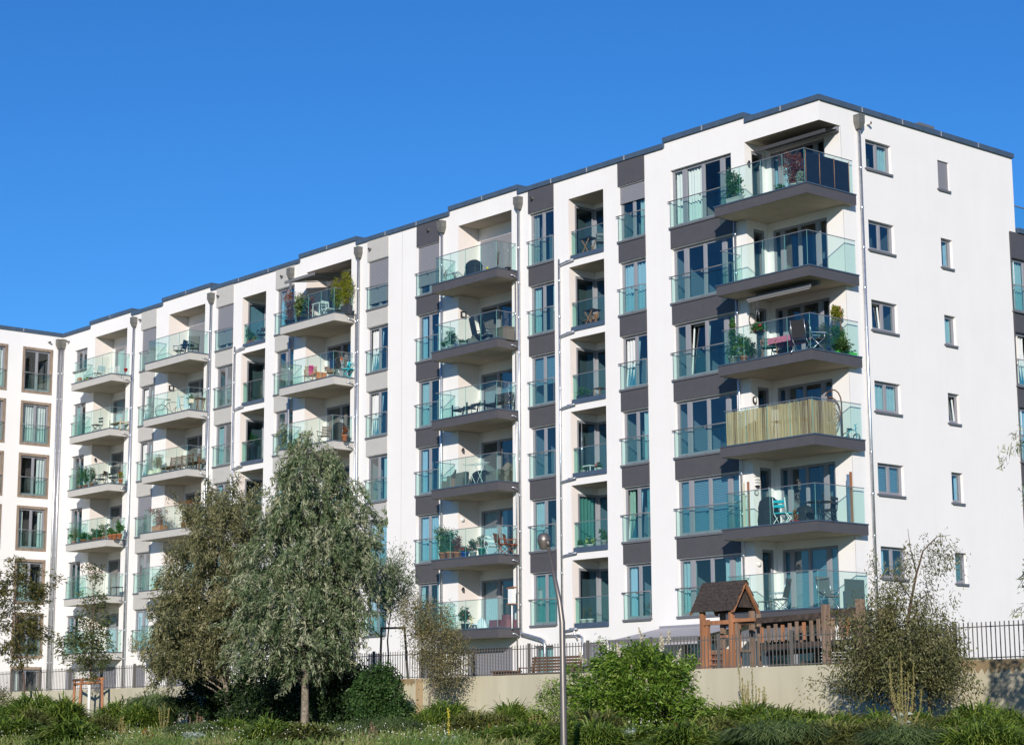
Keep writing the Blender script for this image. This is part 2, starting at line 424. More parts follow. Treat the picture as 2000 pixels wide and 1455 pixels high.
# ---------------------------------------------------------------- ground, terrace, roads
def ground_sheet():
    xs = [-500, -200, -100] + list(np.arange(-60, 61, 2.5)) + [100, 200, 500]
    ys = [-600, -300, -150, -100, -80, -65] + list(np.arange(-58, -16, 2.0)) + [-16.15]
    rs = np.random.RandomState(3)
    v = []; f = []
    for y in ys:
        for x in xs:
            z = gz(x, y) + (rs.uniform(-0.05, 0.05) if (y > -60 and abs(x) < 70 and y < -17) else 0)
            v.append((x, y, z))
    nx = len(xs)
    for j in range(len(ys) - 1):
        for i in range(nx - 1):
            f.append((j * nx + i, j * nx + i + 1, (j + 1) * nx + i + 1, (j + 1) * nx + i))
    me = bpy.data.meshes.new('ground'); me.from_pydata(v, [], f); me.materials.append(SOILM)
    return tag(inst('ground', me), kind='structure')
ground_sheet()
mb = MB(); mb.box(-500, 500, -15.95, 500, -1.6, 0.02); tag(mb.build('terrace_lawn', TERRM), kind='structure')

# ---------------------------------------------------------------- the main apartment building
FH = 2.9
BLD = empty('apartment_building', (0, 0, 0), 0, 'long white six-storey apartment block with glass balconies and charcoal panels filling the picture', 'apartment building')

def holed(mb, to3, u0, u1, z0, z1, holes, depth=0.14, m=0, mr=0):
    """wall face in plane (u,z) with rectangular openings and their reveals; to3(u, d, z) maps into space"""
    us = sorted({u0, u1} | {h[0] for h in holes} | {h[1] for h in holes}); us = [u for u in us if u0 - 1e-6 <= u <= u1 + 1e-6]
    zs = sorted({z0, z1} | {h[2] for h in holes} | {h[3] for h in holes}); zs = [z for z in zs if z0 - 1e-6 <= z <= z1 + 1e-6]
    for i in range(len(us) - 1):
        a, b = us[i], us[i + 1]; run = None
        for j in range(len(zs) - 1):
            c, d = zs[j], zs[j + 1]; mu, mz = (a + b) / 2, (c + d) / 2
            inside = any(h[0] < mu < h[1] and h[2] < mz < h[3] for h in holes)
            if not inside:
                run = (run[0], d) if run else (c, d)
            if inside or j == len(zs) - 2:
                if run: mb.quad([to3(a, 0, run[0]), to3(b, 0, run[0]), to3(b, 0, run[1]), to3(a, 0, run[1])], m); run = None
    for h in holes:
        a, b, c, d = h[:4]; dp = h[4] if len(h) > 4 else depth
        if dp <= 0: continue
        mb.quad([to3(a, 0, c), to3(a, dp, c), to3(a, dp, d), to3(a, 0, d)], mr)
        mb.quad([to3(b, 0, c), to3(b, 0, d), to3(b, dp, d), to3(b, dp, c)], mr)
        mb.quad([to3(a, 0, c), to3(b, 0, c), to3(b, dp, c), to3(a, dp, c)], mr)
        mb.quad([to3(a, 0, d), to3(a, dp, d), to3(b, dp, d), to3(b, 0, d)], mr)

FRONT = lambda u, d, z: (u, d, z)
GABLE = lambda u, d, z: (-d, u, z)          # plane X=0, u runs along +Y
# -- stacks:  strips of french windows (x0, x1, tone), recess columns, balcony loggias
STRIPS = [(-10.15, -8.72, 'dark'), (-15.45, -13.94, 'dark'), (-22.87, -21.34, 'dark'), (-26.48, -24.97, 'light'),
          (-33.86, -32.33, 'light'), (-39.15, -37.63, 'light'), (-46.53, -45.04, 'light'), (-53.81, -52.40, 'plain')]
WIDE = (-7.33, -4.22)
COLS = [(-13.06, -11.03), (-36.84, -34.75)]
LOGG = [(-20.05, -16.55), (-31.35, -27.77), (-43.77, -40.27), (-51.55, -48.07)]
ZB, ZT = -0.2, 20.53
holes = []
for (a, b, t) in STRIPS:
    for k in range(1, 7):
        F = FH * k; holes.append((a, b, F - 0.09, F + (2.13 if k == 6 else 2.0), 0.17))
    holes.append((a + 0.1, b - 0.25, -0.1, 2.05, 0.17))
for k in range(1, 7):
    F = FH * k; holes.append((WIDE[0], WIDE[1], F - 0.09, F + (2.17 if k == 6 else 2.02), 0.17))
for (a, b) in COLS:
    for k in range(1, 7):
        F = FH * k; holes.append((a, b, F - 0.26, F + 2.36 if k < 6 else 19.66, 0.0))
for (a, b) in LOGG:
    for k in range(1, 7):
        F = FH * k; holes.append((a, b, F - 0.13, F + 2.42 if k < 6 else 19.95, 0.0))
    holes.append((a + 0.5, b - 0.1, -0.1, 2.05, 0.17))
for (a, b) in [(-12.64, -11.4), (-7.2, -5.2), (-3.2, -0.7)]:
    holes.append((a, b, -0.1, 2.07, 0.17))
LX = -3.54   # corner loggia: open to the front and to the gable
for k in range(1, 7):
    F = FH * k; holes.append((LX, 0.0, F - 0.13, F + 2.42 if k < 6 else 19.80, 0.0))
wall = MB()
holed(wall, FRONT, -55.3, 0.0, ZB, ZT, holes, m=0, mr=0)
# gable wall
GY1 = 11.38
gh = []
for k in range(1, 7):
    F = FH * k; t = F + (2.19 if k == 6 else 2.12)
    gh.append((2.49, 3.93, t - 1.13, t, 0.16)); gh.append((6.66, 7.34, t - 1.15, t, 0.16))
    gh.append((0.0, 1.14, F - 0.13, F + 2.42 if k < 6 else 19.80, 0.0))
holed(wall, GABLE, 0.0, 10.95, ZB, 17.55, gh)
holed(wall, GABLE, 0.0, GY1, 17.55, ZT, [(h[0], h[1], h[2], h[3], 0) for h in gh if h[3] > 17.6])
# back of the shell, roof, raised parapets
wall.quad([(-55.3, 11.3, ZB), (-55.3, 11.3, 20.4), (-.1, 11.3, 20.4), (-.1, 11.3, ZB)])
wall.quad([(-0.0, GY1, 17.55), (0, GY1, ZT), (-6, GY1, ZT), (-6, GY1, 17.55)])
wall.quad([(0, 10.95, 17.55), (0, GY1, 17.55), (-6, GY1, 17.55), (-6, 10.95, 17.55)])
RAISED = [(-7.62, -3.54), (-20.62, -16.14), (-31.88, -27.38), (-44.40, -39.72), (-52.10, -47.62)]
for (a, b) in RAISED:
    wall.quad([(a, 0, ZT), (b, 0, ZT), (b, 0, 20.74), (a, 0, 20.74)])
    wall.quad([(b, 0, ZT), (b, 1.2, ZT), (b, 1.2, 20.74), (b, 0, 20.74)])
    wall.quad([(a, 0, ZT), (a, 0, 20.74), (a, 1.2, 20.74), (a, 1.2, ZT)])
    wall.quad([(a, 1.2, ZT), (a, 1.2, 20.74), (b, 1.2, 20.74), (b, 1.2, ZT)])
wall.build('wall', [PLASTER], BLD)
rf = MB(); rf.box(-55.3, -0.3, 0.3, 11.2, 20.2, 20.4); rf.build('roof', ROOFM, BLD)

# loggia interiors: left reveal, right reveal, ceiling, floor, back wall with door opening
def loggia(a, b, k, corner=False):
    F = FH * k; top = F + 2.42 if k < 6 else (19.80 if corner else 19.95); fl = F - 0.13; D = 1.13
    m = MB()
    if corner:
        m.quad([(a, 0, fl), (a, D, fl), (a, D, top), (a, 0, top)], 0) if False else None
        nd = [(0.36, 0.98, fl, F + 2.15)]
        holed(m, lambda u, d, z: (a - d, u, z), 0.0, D, fl, top, nd, depth=0.12, m=0, mr=0)
        holed(m, lambda u, d, z: (u, D + d, z), a, 0.0, fl, top, [(-3.30, -0.75, fl, F + 2.14)], depth=0.12, m=0, mr=0)
        m.quad([(a, 0, top), (a, D, top), (0, D, top), (0, 0, top)], 1)
        m.quad([(a, 0, fl), (0, 0, fl), (0, D, fl), (a, D, fl)], 1)
    else:
        m.quad([(a, 0, fl), (a, D, fl), (a, D, top), (a, 0, top)], 2)
        m.quad([(b, 0, fl), (b, 0, top), (b, D, top), (b, D, fl)], 0)
        holed(m, lambda u, d, z: (u, D + d, z), a, b, fl, top, [(a + 0.12, b - 0.15, fl, F + 2.02)], depth=0.12, m=0, mr=0)
        m.quad([(a, 0, top), (a, D, top), (b, D, top), (b, 0, top)], 1)
        m.quad([(a, 0, fl), (b, 0, fl), (b, D, fl), (a, D, fl)], 1)
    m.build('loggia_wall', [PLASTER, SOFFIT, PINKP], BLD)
for (a, b) in LOGG:
    for k in range(1, 7): loggia(a, b, k)
for k in range(1, 7): loggia(LX, 0, k, True)

# ---- windows -------------------------------------------------------------
WC = {}
def window(parent, loc, rz, w, h, mull, seed, rail=True, cover=None, shutter=0.0, sill=True, openl=False, glass=None, fy=0.12, room=2.4, doors=None, name='window', sillw=0.07, transom=None, rside=0.12):
    """one window: frame (the part) with pane, sill, railing, curtain, room as sub-parts. Local x along wall, +y inwards"""
    key = ('f', round(w, 3), round(h, 3), tuple(mull), fy)
    if key not in WC:
        m = MB(); fr = 0.06
        y0, y1 = fy, fy + 0.07
        m.box(0, fr, y0, y1, 0, h); m.box(w - fr, w, y0, y1, 0, h)
        m.box(fr, w - fr, y0, y1, 0, 0.08); m.box(fr, w - fr, y0, y1, h - fr, h)
        for (c, t) in mull: m.box(c - t / 2, c + t / 2, y0 - 0.004, y1 - 0.004, 0.08, h - fr)
        edges = [fr] + [e for (c, t) in mull for e in (c - t / 2, c + t / 2)] + [w - fr]
        panes = [(edges[i], edges[i + 1]) for i in range(0, len(edges), 2)]
        for (a, b) in panes:   # sash of each light
            s = 0.035; yy0, yy1 = y0 + 0.012, y1 - 0.012
            m.box(a, a + s, yy0, yy1, 0.08, h - fr); m.box(b - s, b, yy0, yy1, 0.08, h - fr)
            m.box(a + s, b - s, yy0, yy1, 0.08, 0.08 + s); m.box(a + s, b - s, yy0, yy1, h - fr - s, h - fr)
        WC[key] = (m.mesh('window_frame', FRAME), panes)
    fm, panes = WC[key]
    o = inst(name, fm, parent, loc, rz)
    G = glass or (PANE if seed % 3 else PANE2)
    rnd = random.Random(seed)
    for i, (a, b) in enumerate(panes):
        if openl and i == openl - 1: 
            # tilted sash standing ajar inside the frame
            m = MB(); ww = b - a; hh = h - 0.14
            for q in ((0, 0.05, 0, hh), (ww - 0.05, ww, 0, hh)): m.box(q[0], q[1], 0, 0.05, q[2], q[3])
            m.box(0.05, ww - 0.05, 0, 0.05, 0, 0.05); m.box(0.05, ww - 0.05, 0, 0.05, hh - 0.05, hh)
            s = m.build('tilted_sash', WHITE, o, (a, fy + 0.07, 0.08)); s.rotation_euler = (-0.09, 0, 0)
            m = MB(); m.box(0.05, ww - 0.05, 0.02, 0.028, 0.05, hh - 0.05)
            p = m.build('pane', G, o, (a, fy + 0.07, 0.08)); p.rotation_euler = (-0.09, 0, 0)
            continue
        pk = ('p', round(b - a, 3), round(h, 3), G.name)
        if pk not in WC:
            m = MB(); m.quad([(0, 0, 0.115), (b - a - 0.07, 0, 0.115), (b - a - 0.07, 0, h - 0.095), (0, 0, h - 0.095)])
            WC[pk] = m.mesh('pane', G)
        inst('pane', WC[pk], o, (a + 0.035, fy + 0.035, 0))
    if sill:
        sk = ('s', round(w, 3), fy)
        if sk not in WC:
            m = MB(); m.box(-0.09, w + 0.02, -sillw, fy, -0.055, -0.004); m.box(-0.05, w, -sillw - 0.012, -sillw, -0.085, -0.012)
            WC[sk] = m.mesh('sill', SILL)
        inst('sill', WC[sk], o)
    if rail:
        rk = ('r', round(w, 3))
        if rk not in WC:
            m = MB(); m.tube([(-0.09, -0.085, 0.985), (w + 0.03, -0.085, 0.985)], 0.021, n=8)
            m.box(-0.01, 0.02, -0.085, 0.0, 0.93, 0.96); m.box(w - 0.03, w, -0.085, 0.0, 0.93, 0.96)
            m.box(0.0, 0.015, -0.07, -0.055, 0.0, 0.98)
            m.box(w - 0.02, w - 0.005, -0.07, -0.055, 0.0, 0.98)
            for (c, t) in mull[:2]: m.box(c - .03, c + .03, -0.085, -0.05, 0.9, 0.965); m.box(c - .03, c + .03, -0.085, -0.05, 0.0, 0.03)
            g = MB(); g.box(0.02, w - 0.03, -0.066, -0.056, 0.02, 0.955)
            WC[rk] = (m.mesh('railing', RAILM), g.mesh('guard_glass', BGLASS))
        inst('railing', WC[rk][0], o); inst('guard_glass', WC[rk][1], o)
    if shutter > 0:
        hk = ('h', round(w, 3), round(h, 3), round(shutter, 3))
        if hk not in WC:
            m = MB(); zt = h + 0.0; zb = h * (1 - shutter); n = max(1, int((zt - zb) / 0.055)); st = (zt - zb) / n
            for i in range(n):
                z = zb + i * st
                n0 = len(m.v)
                m.quad([(0.01, fy - 0.045, z), (w - 0.01, fy - 0.045, z), (w - 0.01, fy - 0.062, z + st * 0.5), (0.01, fy - 0.062, z + st * 0.5)])
                m.quad([(0.01, fy - 0.062, z + st * 0.5), (w - 0.01, fy - 0.062, z + st * 0.5), (w - 0.01, fy - 0.045, z + st), (0.01, fy - 0.045, z + st)])
            m.box(0.01, w - 0.01, fy - 0.06, fy - 0.04, zb - 0.03, zb)
            WC[hk] = m.mesh('roller_shutter', SHUT)
        inst('roller_shutter', WC[hk], o)
    if room:
        mk = ('room', round(w, 2), round(h, 2), room, rside)
        if mk not in WC:
            m = MB(); a, b = -rside, w + rside; y0, y1 = fy + 0.08, room + fy
            m.quad([(a, y1, 0), (b, y1, 0), (b, y1, h + .2), (a, y1, h + .2)], 0)
            m.quad([(a, y0, 0), (a, y1, 0), (a, y1, h + .2), (a, y0, h + .2)], 1)
            m.quad([(b, y0, 0), (b, y0, h + .2), (b, y1, h + .2), (b, y1, 0)], 0)
            m.quad([(a, y0, 0.01), (b, y0, 0.01), (b, y1, 0.01), (a, y1, 0.01)], 0)
            m.quad([(a, y0, h + .2), (a, y1, h + .2), (b, y1, h + .2), (b, y0, h + .2)], 0)
            for (x0, x1) in ((a, 0.0), (w, b)): m.quad([(x0, y0, 0), (x1, y0, 0), (x1, y0, h + .2), (x0, y0, h + .2)], 0)
            m.quad([(a, y0, h), (b, y0, h), (b, y0, h + .2), (a, y0, h + .2)], 0)
            WC[mk] = m.mesh('room', [mat('room_dark', (0.10, 0.095, 0.09), 0.9), mat('room_light', (0.23, 0.23, 0.235), 0.9)])
        inst('room', WC[mk], o)
    def curtain(x0, x1, mt, z0=0.06, z1=None, amp=0.035, pit=0.16, y=None):
        z1 = z1 if z1 else h - 0.03; y = y or fy + 0.15
        m = MB(); n = max(6, int((x1 - x0) / 0.025)); ph = rnd.uniform(0, 6)
        pts = []
        for i in range(n + 1):
            x = x0 + (x1 - x0) * i / n
            pts.append((x, y + amp * math.sin(2 * math.pi * x / pit + ph + 0.6 * math.sin(x * 5 + ph)) + 0.012 * math.sin(x * 31)))
        for i in range(n):
            (xa, ya), (xb, yb) = pts[i], pts[i + 1]
            m.quad([(xa, ya, z0), (xb, yb, z0), (xb, yb, z1), (xa, ya, z1)], 0, True)
        m.build('curtain', mt, o)
    if cover == 'full': curtain(0.05, w - 0.05, CURT)
    elif cover == 'fullg': curtain(0.05, w - 0.05, CURTG)
    elif cover == 'left': curtain(0.05, w * rnd.uniform(0.30, 0.45), CURT)
    elif cover == 'right': curtain(w * rnd.uniform(0.6, 0.7), w - 0.05, CURT)
    elif cover == 'both': curtain(0.05, w * rnd.uniform(0.22, 0.3), CURT); curtain(w * rnd.uniform(0.68, 0.8), w - 0.05, CURT)
    elif cover == 'wideleft': curtain(0.12, .55, CURTL); curtain(.72, 1.5, CURTL)
    elif cover == 'brown': curtain(0.05, w * 0.25, CURTB)
    elif cover == 'bothg': curtain(0.05, w * 0.3, CURTG); curtain(w * 0.7, w - 0.05, CURTG)
    elif cover == 'blind' or cover == 'blindhalf':
        zb = 0.1 if cover == 'blind' else h * rnd.uniform(0.4, 0.6)
        m = MB(); n = int((h - zb) / 0.06); st = (h - 0.05 - zb) / n
        for i in range(n):
            z = zb + i * st
            m.quad([(0.07, fy + 0.12, z), (w - 0.07, fy + 0.12, z), (w - 0.07, fy + 0.145, z + st * 0.96), (0.07, fy + 0.145, z + st * 0.96)])
        m.build('blind', BLIND, o)
    return o

panelc = {}
def panel(a, b, z0, z1, tone, split=None):
    """cladding panel between two windows"""
    mt = DARKP if tone == 'dark' else LIGHTP
    xs = [a] + ([split] if split else []) + [b]
    for i in range(len(xs) - 1):
        key = (round(xs[i + 1] - xs[i], 3), round(z1 - z0, 3), tone)
        if key not in panelc:
            m = MB(); w = xs[i + 1] - xs[i]
            m.box(0.004, w - 0.004, -0.035, -0.001, 0, z1 - z0)
            panelc[key] = m.mesh('spandrel_panel', mt)
        inst('spandrel_panel', panelc[key], BLD, (xs[i], 0, z0))

# what hangs or shows in each window, top storey first (k = 6 ... 1)
COVER = {0: [('right', .30, 0), ('full', 0, 0), ('left', 0, 1), ('right', 0, 0), ('bothg', 0, 1), ('left', 0, 0)],
         1: [('brown', 0, 0), ('both', 0, 0), ('blindhalf', 0, 0), (None, 0, 0), ('left', 0, 0), ('fullg', 0, 0)],
         2: [(None, .80, 0), ('both', 0, 0), ('left', 0, 0), ('both', 0, 0), ('full', 0, 0), ('both', 0, 0)],
         3: [(None, .88, 0), ('left', 0, 1), ('left', 0, 1), ('right', 0, 0), ('full', 0, 0), ('left', 0, 0)],
         4: [('full', 0, 0), ('right', 0, 0), (None, 0, 0), ('left', 0, 0), (None, 0, 0), ('full', 0, 0)],
         5: [(None, .88, 0), (None, 0, 0), ('left', 0, 0), ('both', 0, 0), ('left', 0, 0), (None, 0, 0)],
         6: [(None, .95, 0), ('left', 0, 1), ('left', 0, 1), (None, 1.0, 0), (None, 0, 0), ('full', 0, 0)],
         7: [('right', 0, 0), ('left', 0, 0), (None, 0, 0), ('right', 0, 0), (None, 0, 0), ('both', 0, 0)]}
for si, (a, b, tone) in enumerate(STRIPS):
    for k in range(1, 7):
        F = FH * k; top = F + (2.13 if k == 6 else 2.0)
        cov, sh, op = COVER[si][6 - k]
        w = b - a
        if si == 7 and k == 6:
            window(BLD, (a + 0.0, 0, F + 0.95), 0, w, 1.18, [(w * .5, 0.09)], si * 10 + k, rail=False, cover=cov)
            m = MB(); m.quad([(a, .02, F - 0.09), (b, .02, F - 0.09), (b, .02, F + .9), (a, .02, F + .9)]); m.build('parapet_infill', PLASTER, BLD)
            continue
        window(BLD, (a, 0, F - 0.04), 0, w, top - F + 0.04, [(w * 0.5, 0.09)], si * 10 + k, cover=cov, shutter=sh, openl=op)
        if tone != 'plain' and k < 6: panel(a - 0.035, b + 0.012, top + 0.02, F + FH - 0.115, tone)
    if tone != 'plain': panel(a - 0.035, b + 0.012, 19.55, 20.52, tone)
    window(BLD, (a + 0.1, 0, -0.1), 0, b - a - .35, 2.15, [], 77 + si, rail=False, shutter=0.0 if si == 1 else 1.0, cover='full' if si == 1 else None)
WCOV = ['wideleft', None, None, None, 'blind', 'both']
for k in range(1, 7):
    F = FH * k; a, b = WIDE; top = F + (2.17 if k == 6 else 2.02)
    cov = WCOV[6 - k]
    o = window(BLD, (a, 0, F - 0.04), 0, b - a, top - F + 0.04, [(0.62, 0.17), (1.58, 0.10), (2.56, 0.17)], 200 + k, cover=cov, openl=2 if k in (4,) else 0, glass=PANEW if k == 6 else None)  # top storey: paler glass tint stands in for its different lighting
    if k == 6: pass
    if k < 6: panel(a - 0.035, b + 0.012, top + 0.02, F + FH - 0.115, 'dark', split=a + 0.62 if k in (3, 5) else a + 1.55 if k == 4 else None)
for (a, b) in [(-12.64, -11.4), (-7.2, -5.2), (-3.2, -0.7)]:
    window(BLD, (a, 0, -0.1), 0, b - a, 2.17, [((b - a) / 2, .08)], 7, rail=False, shutter=1.0 if a < -11 else 0.0)
for (a, b) in LOGG:
    window(BLD, (a + .5, 0, -0.1), 0, b - a - .6, 2.15, [(1.4, .1)], 9, rail=False, shutter=0.92)
# loggia doors
DCOV = {0: [('sh'), None, 'blindhalf', None, 'left', 'left'], 1: ['left', None, None, 'left', None, None],
        2: ['sh', None, None, None, 'left', None], 3: ['full', 'left', None, None, None, 'left']}
for li, (a, b) in enumerate(LOGG):
    for k in range(1, 7):
        F = FH * k; c = DCOV[li][6 - k]; w = b - a - .27
        window(BLD, (a + .12, 1.13, F - .13), 0, w, 2.15, [(w * .34, .15), (w * .70, .09)], 300 + li * 10 + k, rail=False, sill=False,
               cover=None if c == 'sh' else c, shutter=1.0 if c == 'sh' else 0, fy=0.05, room=2.0, name='balcony_door')
for k in range(1, 7):
    F = FH * k
    window(BLD, (-3.30, 1.13, F - .13), 0, 2.55, 2.27, [(0.42, .17), (1.22, .09), (2.08, .16)], 400 + k, rail=False, sill=False,
           cover=['left', None, None, None, None, 'blind'][6 - k], fy=0.05, room=2.4, name='balcony_door', rside=0.02)
    window(BLD, (LX, 0.36, F - .13), math.radians(90), 0.62, 2.28, [], 420 + k, rail=False, sill=False, cover='left' if k > 4 else None, fy=0.05, room=0.5, name='side_window')
# recess columns: slab band, flashing, glazed corner, rail glass
for ci, (a, b) in enumerate(COLS):
    for k in range(1, 7):
        F = FH * k; top = F + 2.36 if k < 6 else 19.66; fl = F - .26; w = b - a
        m = MB(); D0, D1 = .34, 1.40
        m.quad([(a, 0, fl), (a, D0, fl), (a, D0, top), (a, 0, top)], 2)
        m.quad([(a, D0, F + 2.08), (a, D1, F + 2.08), (a, D1, top), (a, D0, top)], 0)
        m.quad([(b, 0, fl), (b, 0, top), (b, D1, top), (b, D1, fl)], 0)
        m.quad([(a, D1, F + 2.08), (b, D1, F + 2.08), (b, D1, top), (a, D1, top)], 0)
        m.quad([(a, 0, top), (a, D1, top), (b, D1, top), (b, 0, top)], 1)
        m.quad([(a, 0.12, F - .1), (b, 0.12, F - .1), (b, D1, F - .1), (a, D1, F - .1)], 1)
        m.quad([(a, 0, fl), (b, 0, fl), (b, 0.15, fl), (a, 0.15, fl)], 0)
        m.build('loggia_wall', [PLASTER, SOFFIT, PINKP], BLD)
        m = MB(); m.box(a + 0.06, b - .002, 0.02, 0.14, F - .245, F - 0.06); m.box(a - 0.16, b, -0.05, 0.12, F - .262, F - .235)
        m.build('flashing', CAPM, BLD)
        cc = [None, None, 'left', None, 'fullg', None][6 - k] if ci == 0 else [None, 'left', None, None, None, 'left'][6 - k]
        window(BLD, (a, D1, F - .1), 0, w, 2.18, [(w * .45, .14)], 500 + k, rail=False, sill=False, cover=None, fy=0.0, room=2.0, name='balcony_door', rside=0.02)
        window(BLD, (a, D0, F - .1), math.radians(90), D1 - D0, 2.18, [], 520 + k, rail=False, sill=False, fy=0.0, room=0.55, name='side_window',
               cover='fullg' if (ci == 0 and k == 2) else ('blind' if ci == 1 and k == 6 else None), rside=0.0)
        m = MB(); m.box(a + 0.10, b - .004, 0.07, 0.082, F - .06, F + .90)
        m.box(a + 0.065, a + 0.077, 0.09, 0.33, F - .06, F + .90)
        g = m.build('guard_glass', BGLASS, BLD)
        m = MB(); m.box(a + 0.06, b - .004, 0.066, 0.086, F + .90, F + .925); m.box(a + .058, a + .084, 0.09, 0.33, F + .90, F + .925)
        m.build('guard_rail_cap', RAILM, g)

# ---- gable windows
for k in range(1, 7):
    F = FH * k; t = F + (2.19 if k == 6 else 2.12)
    window(BLD, (0, 2.49, t - 1.08), math.radians(90), 1.44, 1.08, [(.72, .085)], 600 + k, rail=False,
           cover={6: 'right', 5: None, 4: None, 3: 'full', 2: 'blind', 1: 'left'}[k], openl=1 if k in (4,) else 0, sillw=0.06)
    window(BLD, (0, 6.66, t - 1.10), math.radians(90), 0.68, 1.10, [], 620 + k, rail=False,
           cover={5: 'right', 4: 'full', 3: None, 2: 'right', 1: 'blind'}.get(k), shutter=1.0 if k == 6 else 0, openl=1 if k == 3 else 0, sillw=0.06)

# ---- balconies ---------------------------------------------------------------
def balcony(a, b, k, tone, yb=0.0, corner=False, yend=0.0):
    """slab (the part) with fascia panels, metal edge, glass panels, handrail"""
    F = FH * k; z0, z1 = F - .48, F - .15; Y = -1.13
    fm = DARKP if tone == 'dark' else LIGHTP
    m = MB()
    m.box(a + .03, b - .03, Y + .03, 0.0, z0, z1 - .01)
    if corner: m.box(0.0, b - .03, 0.0, yend, z0, z1 - .01)
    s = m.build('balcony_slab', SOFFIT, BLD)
    mid = (a + b) / 2
    for (p, q) in ((a, mid), (mid, b)):
        m = MB(); m.box(p + (.003 if p == mid else 0), q - (.003 if q == mid else 0), Y, Y + .027, z0 - .012, z1); m.build('fascia_panel', fm, s)
    m = MB(); m.box(b - .027, b, Y + .03, yend, z0 - .012, z1); m.build('fascia_panel', fm, s)
    m = MB(); m.box(a, a + .027, Y + .03, 0, z0 - .012, z1); m.build('fascia_panel', fm, s)
    m = MB(); m.box(a - .03, b + .03, Y - .03, Y + .10, z1 + .002, z1 + .045); m.box(b - .10, b + .03, Y + .102, yend, z1 + .002, z1 + .045)
    m.box(a - .03, a + .10, Y + .102, 0, z1 + .002, z1 + .045); m.build('edge_trim', CAPM, s)
    m = MB(); m.box(mid - .006, mid + .006, Y + .03, -0.02, z0 - .003, z0 + .001); m.build('soffit_joint', SILL, s)
    # glass
    gy = Y + .06; gx = b - .12; gl = a + .18; zt = F + 1.02 if not corner else F + 1.12; zb = z1 + .046
    n = 4 if not corner else 4
    ws = (gx - gl) / n
    for i in range(n):
        m = MB(); p, q = gl + i * ws + .006, gl + (i + 1) * ws - .006
        m.box(p, q, gy, gy + .012, zb, zt); o = m.build('glass_panel', BGLASS, s)
        m = MB(); m.box(q, q + .010, gy - .001, gy + .013, zb, zt); m.build('glass_edge', GEDGE, o)
    side = [(gx, gy + .02, yend - (0 if not corner else 0.0) - .02), (gl, gy + .02, -.03)]
    for (x, ya, yb2) in side:
        nn = 2 if (yb2 - ya) > 1.5 else 1
        for i in range(nn):
            m = MB(); p = ya + (yb2 - ya) * i / nn + .004; q = ya + (yb2 - ya) * (i + 1) / nn - .004
            m.box(x, x + .012, p, q, zb, zt); m.build('glass_panel', BGLASS, s)
    m = MB(); m.box(gl - .01, gx + .022, gy - .007, gy + .019, zt, zt + .024)
    m.box(gx - .007, gx + .019, gy + .02, side[0][2], zt, zt + .024); m.box(gl - .007, gl + .019, gy + .02, side[1][2], zt, zt + .024)
    m.build('handrail', RAILM, s)
    if not corner:  # rainwater spout under the right-hand corner
        m = MB(); m.tube([(b + .0, -.42, z0 + .14), (b + .06, -.30, z0 + .13), (b + .04, -.08, z0 + .05)], .032, n=8)
        m.build('rain_spout', STEEL, s)
    return s
BX = [(-20.42, -16.16, 'dark'), (-31.80, -27.48, 'light'), (-44.12, -39.79, 'light'), (-51.95, -47.59, 'light')]
for (a, b, t) in BX:
    for k in range(1, 7): balcony(a, b, k, t)
for k in range(1, 7): balcony(-4.04, 0.30, k, 'dark', corner=True, yend=1.50)

# ---- roof edge caps with joints
def cap_run(p, q, z, ov=0.07):
    p = Vector(p); q = Vector(q); L = (q - p).length; d = (q - p) / L; n = max(1, round(L / 2.35))
    ang = math.atan2(d.y, d.x)
    for i in range(n):
        w = L / n
        m = MB(); m.box(0.006, w - .006, -ov, .42, 0, .185); m.box(0.006, w - .006, -ov - .012, -ov, -.012, .165)
        o = m.build('roof_cap', CAPM, BLD, tuple(p + d * (w * i)) [:2] + (z,), ang)
        if i < n - 1:
            m = MB(); m.box(w - .03, w + .03, -ov - .018, -ov - .013, -.012, .175); m.build('cap_joint', JOINT, o)
edges = sorted(RAISED)
x = -55.30
for (a, b) in edges:
    if a - x > .3: cap_run((x, 0, 0), (a, 0, 0), ZT)
    cap_run((a - .05, 0, 0), (b + .05, 0, 0), 20.74)
    m = MB(); m.box(b - .02, b + .06, .425, 1.25, 20.74, 20.94); m.box(a - .06, a + .02, .425, 1.25, 20.74, 20.94); m.build('roof_cap', CAPM, BLD)
    x = b
cap_run((-3.48, 0, 0), (0.07, 0, 0), ZT)
cap_run((0, 0.0, 0), (0, GY1 + .06, 0), ZT + .001)

# ---- downpipes
def downpipe(x, y, ztop, zbot, r=.055, head=True, nm='downpipe', hx=0):
    m = MB(); zt = ztop - (.50 if head else 0)
    m.tube([(0, 0, zbot), (0, 0, zt)], r, n=10)
    z = zbot + 1.0
    while z < zt - .3:
        m.lathe([(r + .012, z - .02), (r + .012, z + .02)], n=10); z += 1.45
    o = m.build(nm, STEEL, BLD, (x, y, 0))
    if head:
        m = MB(); y0, y1 = -.14, .12; H = ztop
        # hopper: square top, tapering to the pipe
        n = len(m.v)
        ring = lambda hw, y0, y1, z: [(-hw, y0, z), (hw, y0, z), (hw, y1, z), (-hw, y1, z)]
        R = [ring(.165, y0, y1, H), ring(.165, y0, y1, H - .26), ring(.085, -.07, .08, H - .50)]
        for i in range(2):
            for j in range(4):
                j2 = (j + 1) % 4; m.quad([R[i][j], R[i + 1][j], R[i + 1][j2], R[i][j2]])
        m.quad(R[0]); m.box(-.172, .172, y0 - .01, y1, H, H + .02)
        m.build('pipe_head', HEADM, o)
    return o
for (x, big) in [(-15.98, 1), (-21.02, 1), (-27.07, 1), (-32.49, 1), (-39.54, 1), (-47.18, 1), (-55.02, 1)]:
    downpipe(x, -.13, 20.32, 0 if x != -15.98 else 2.7, .053 if x != -21.02 else .045)
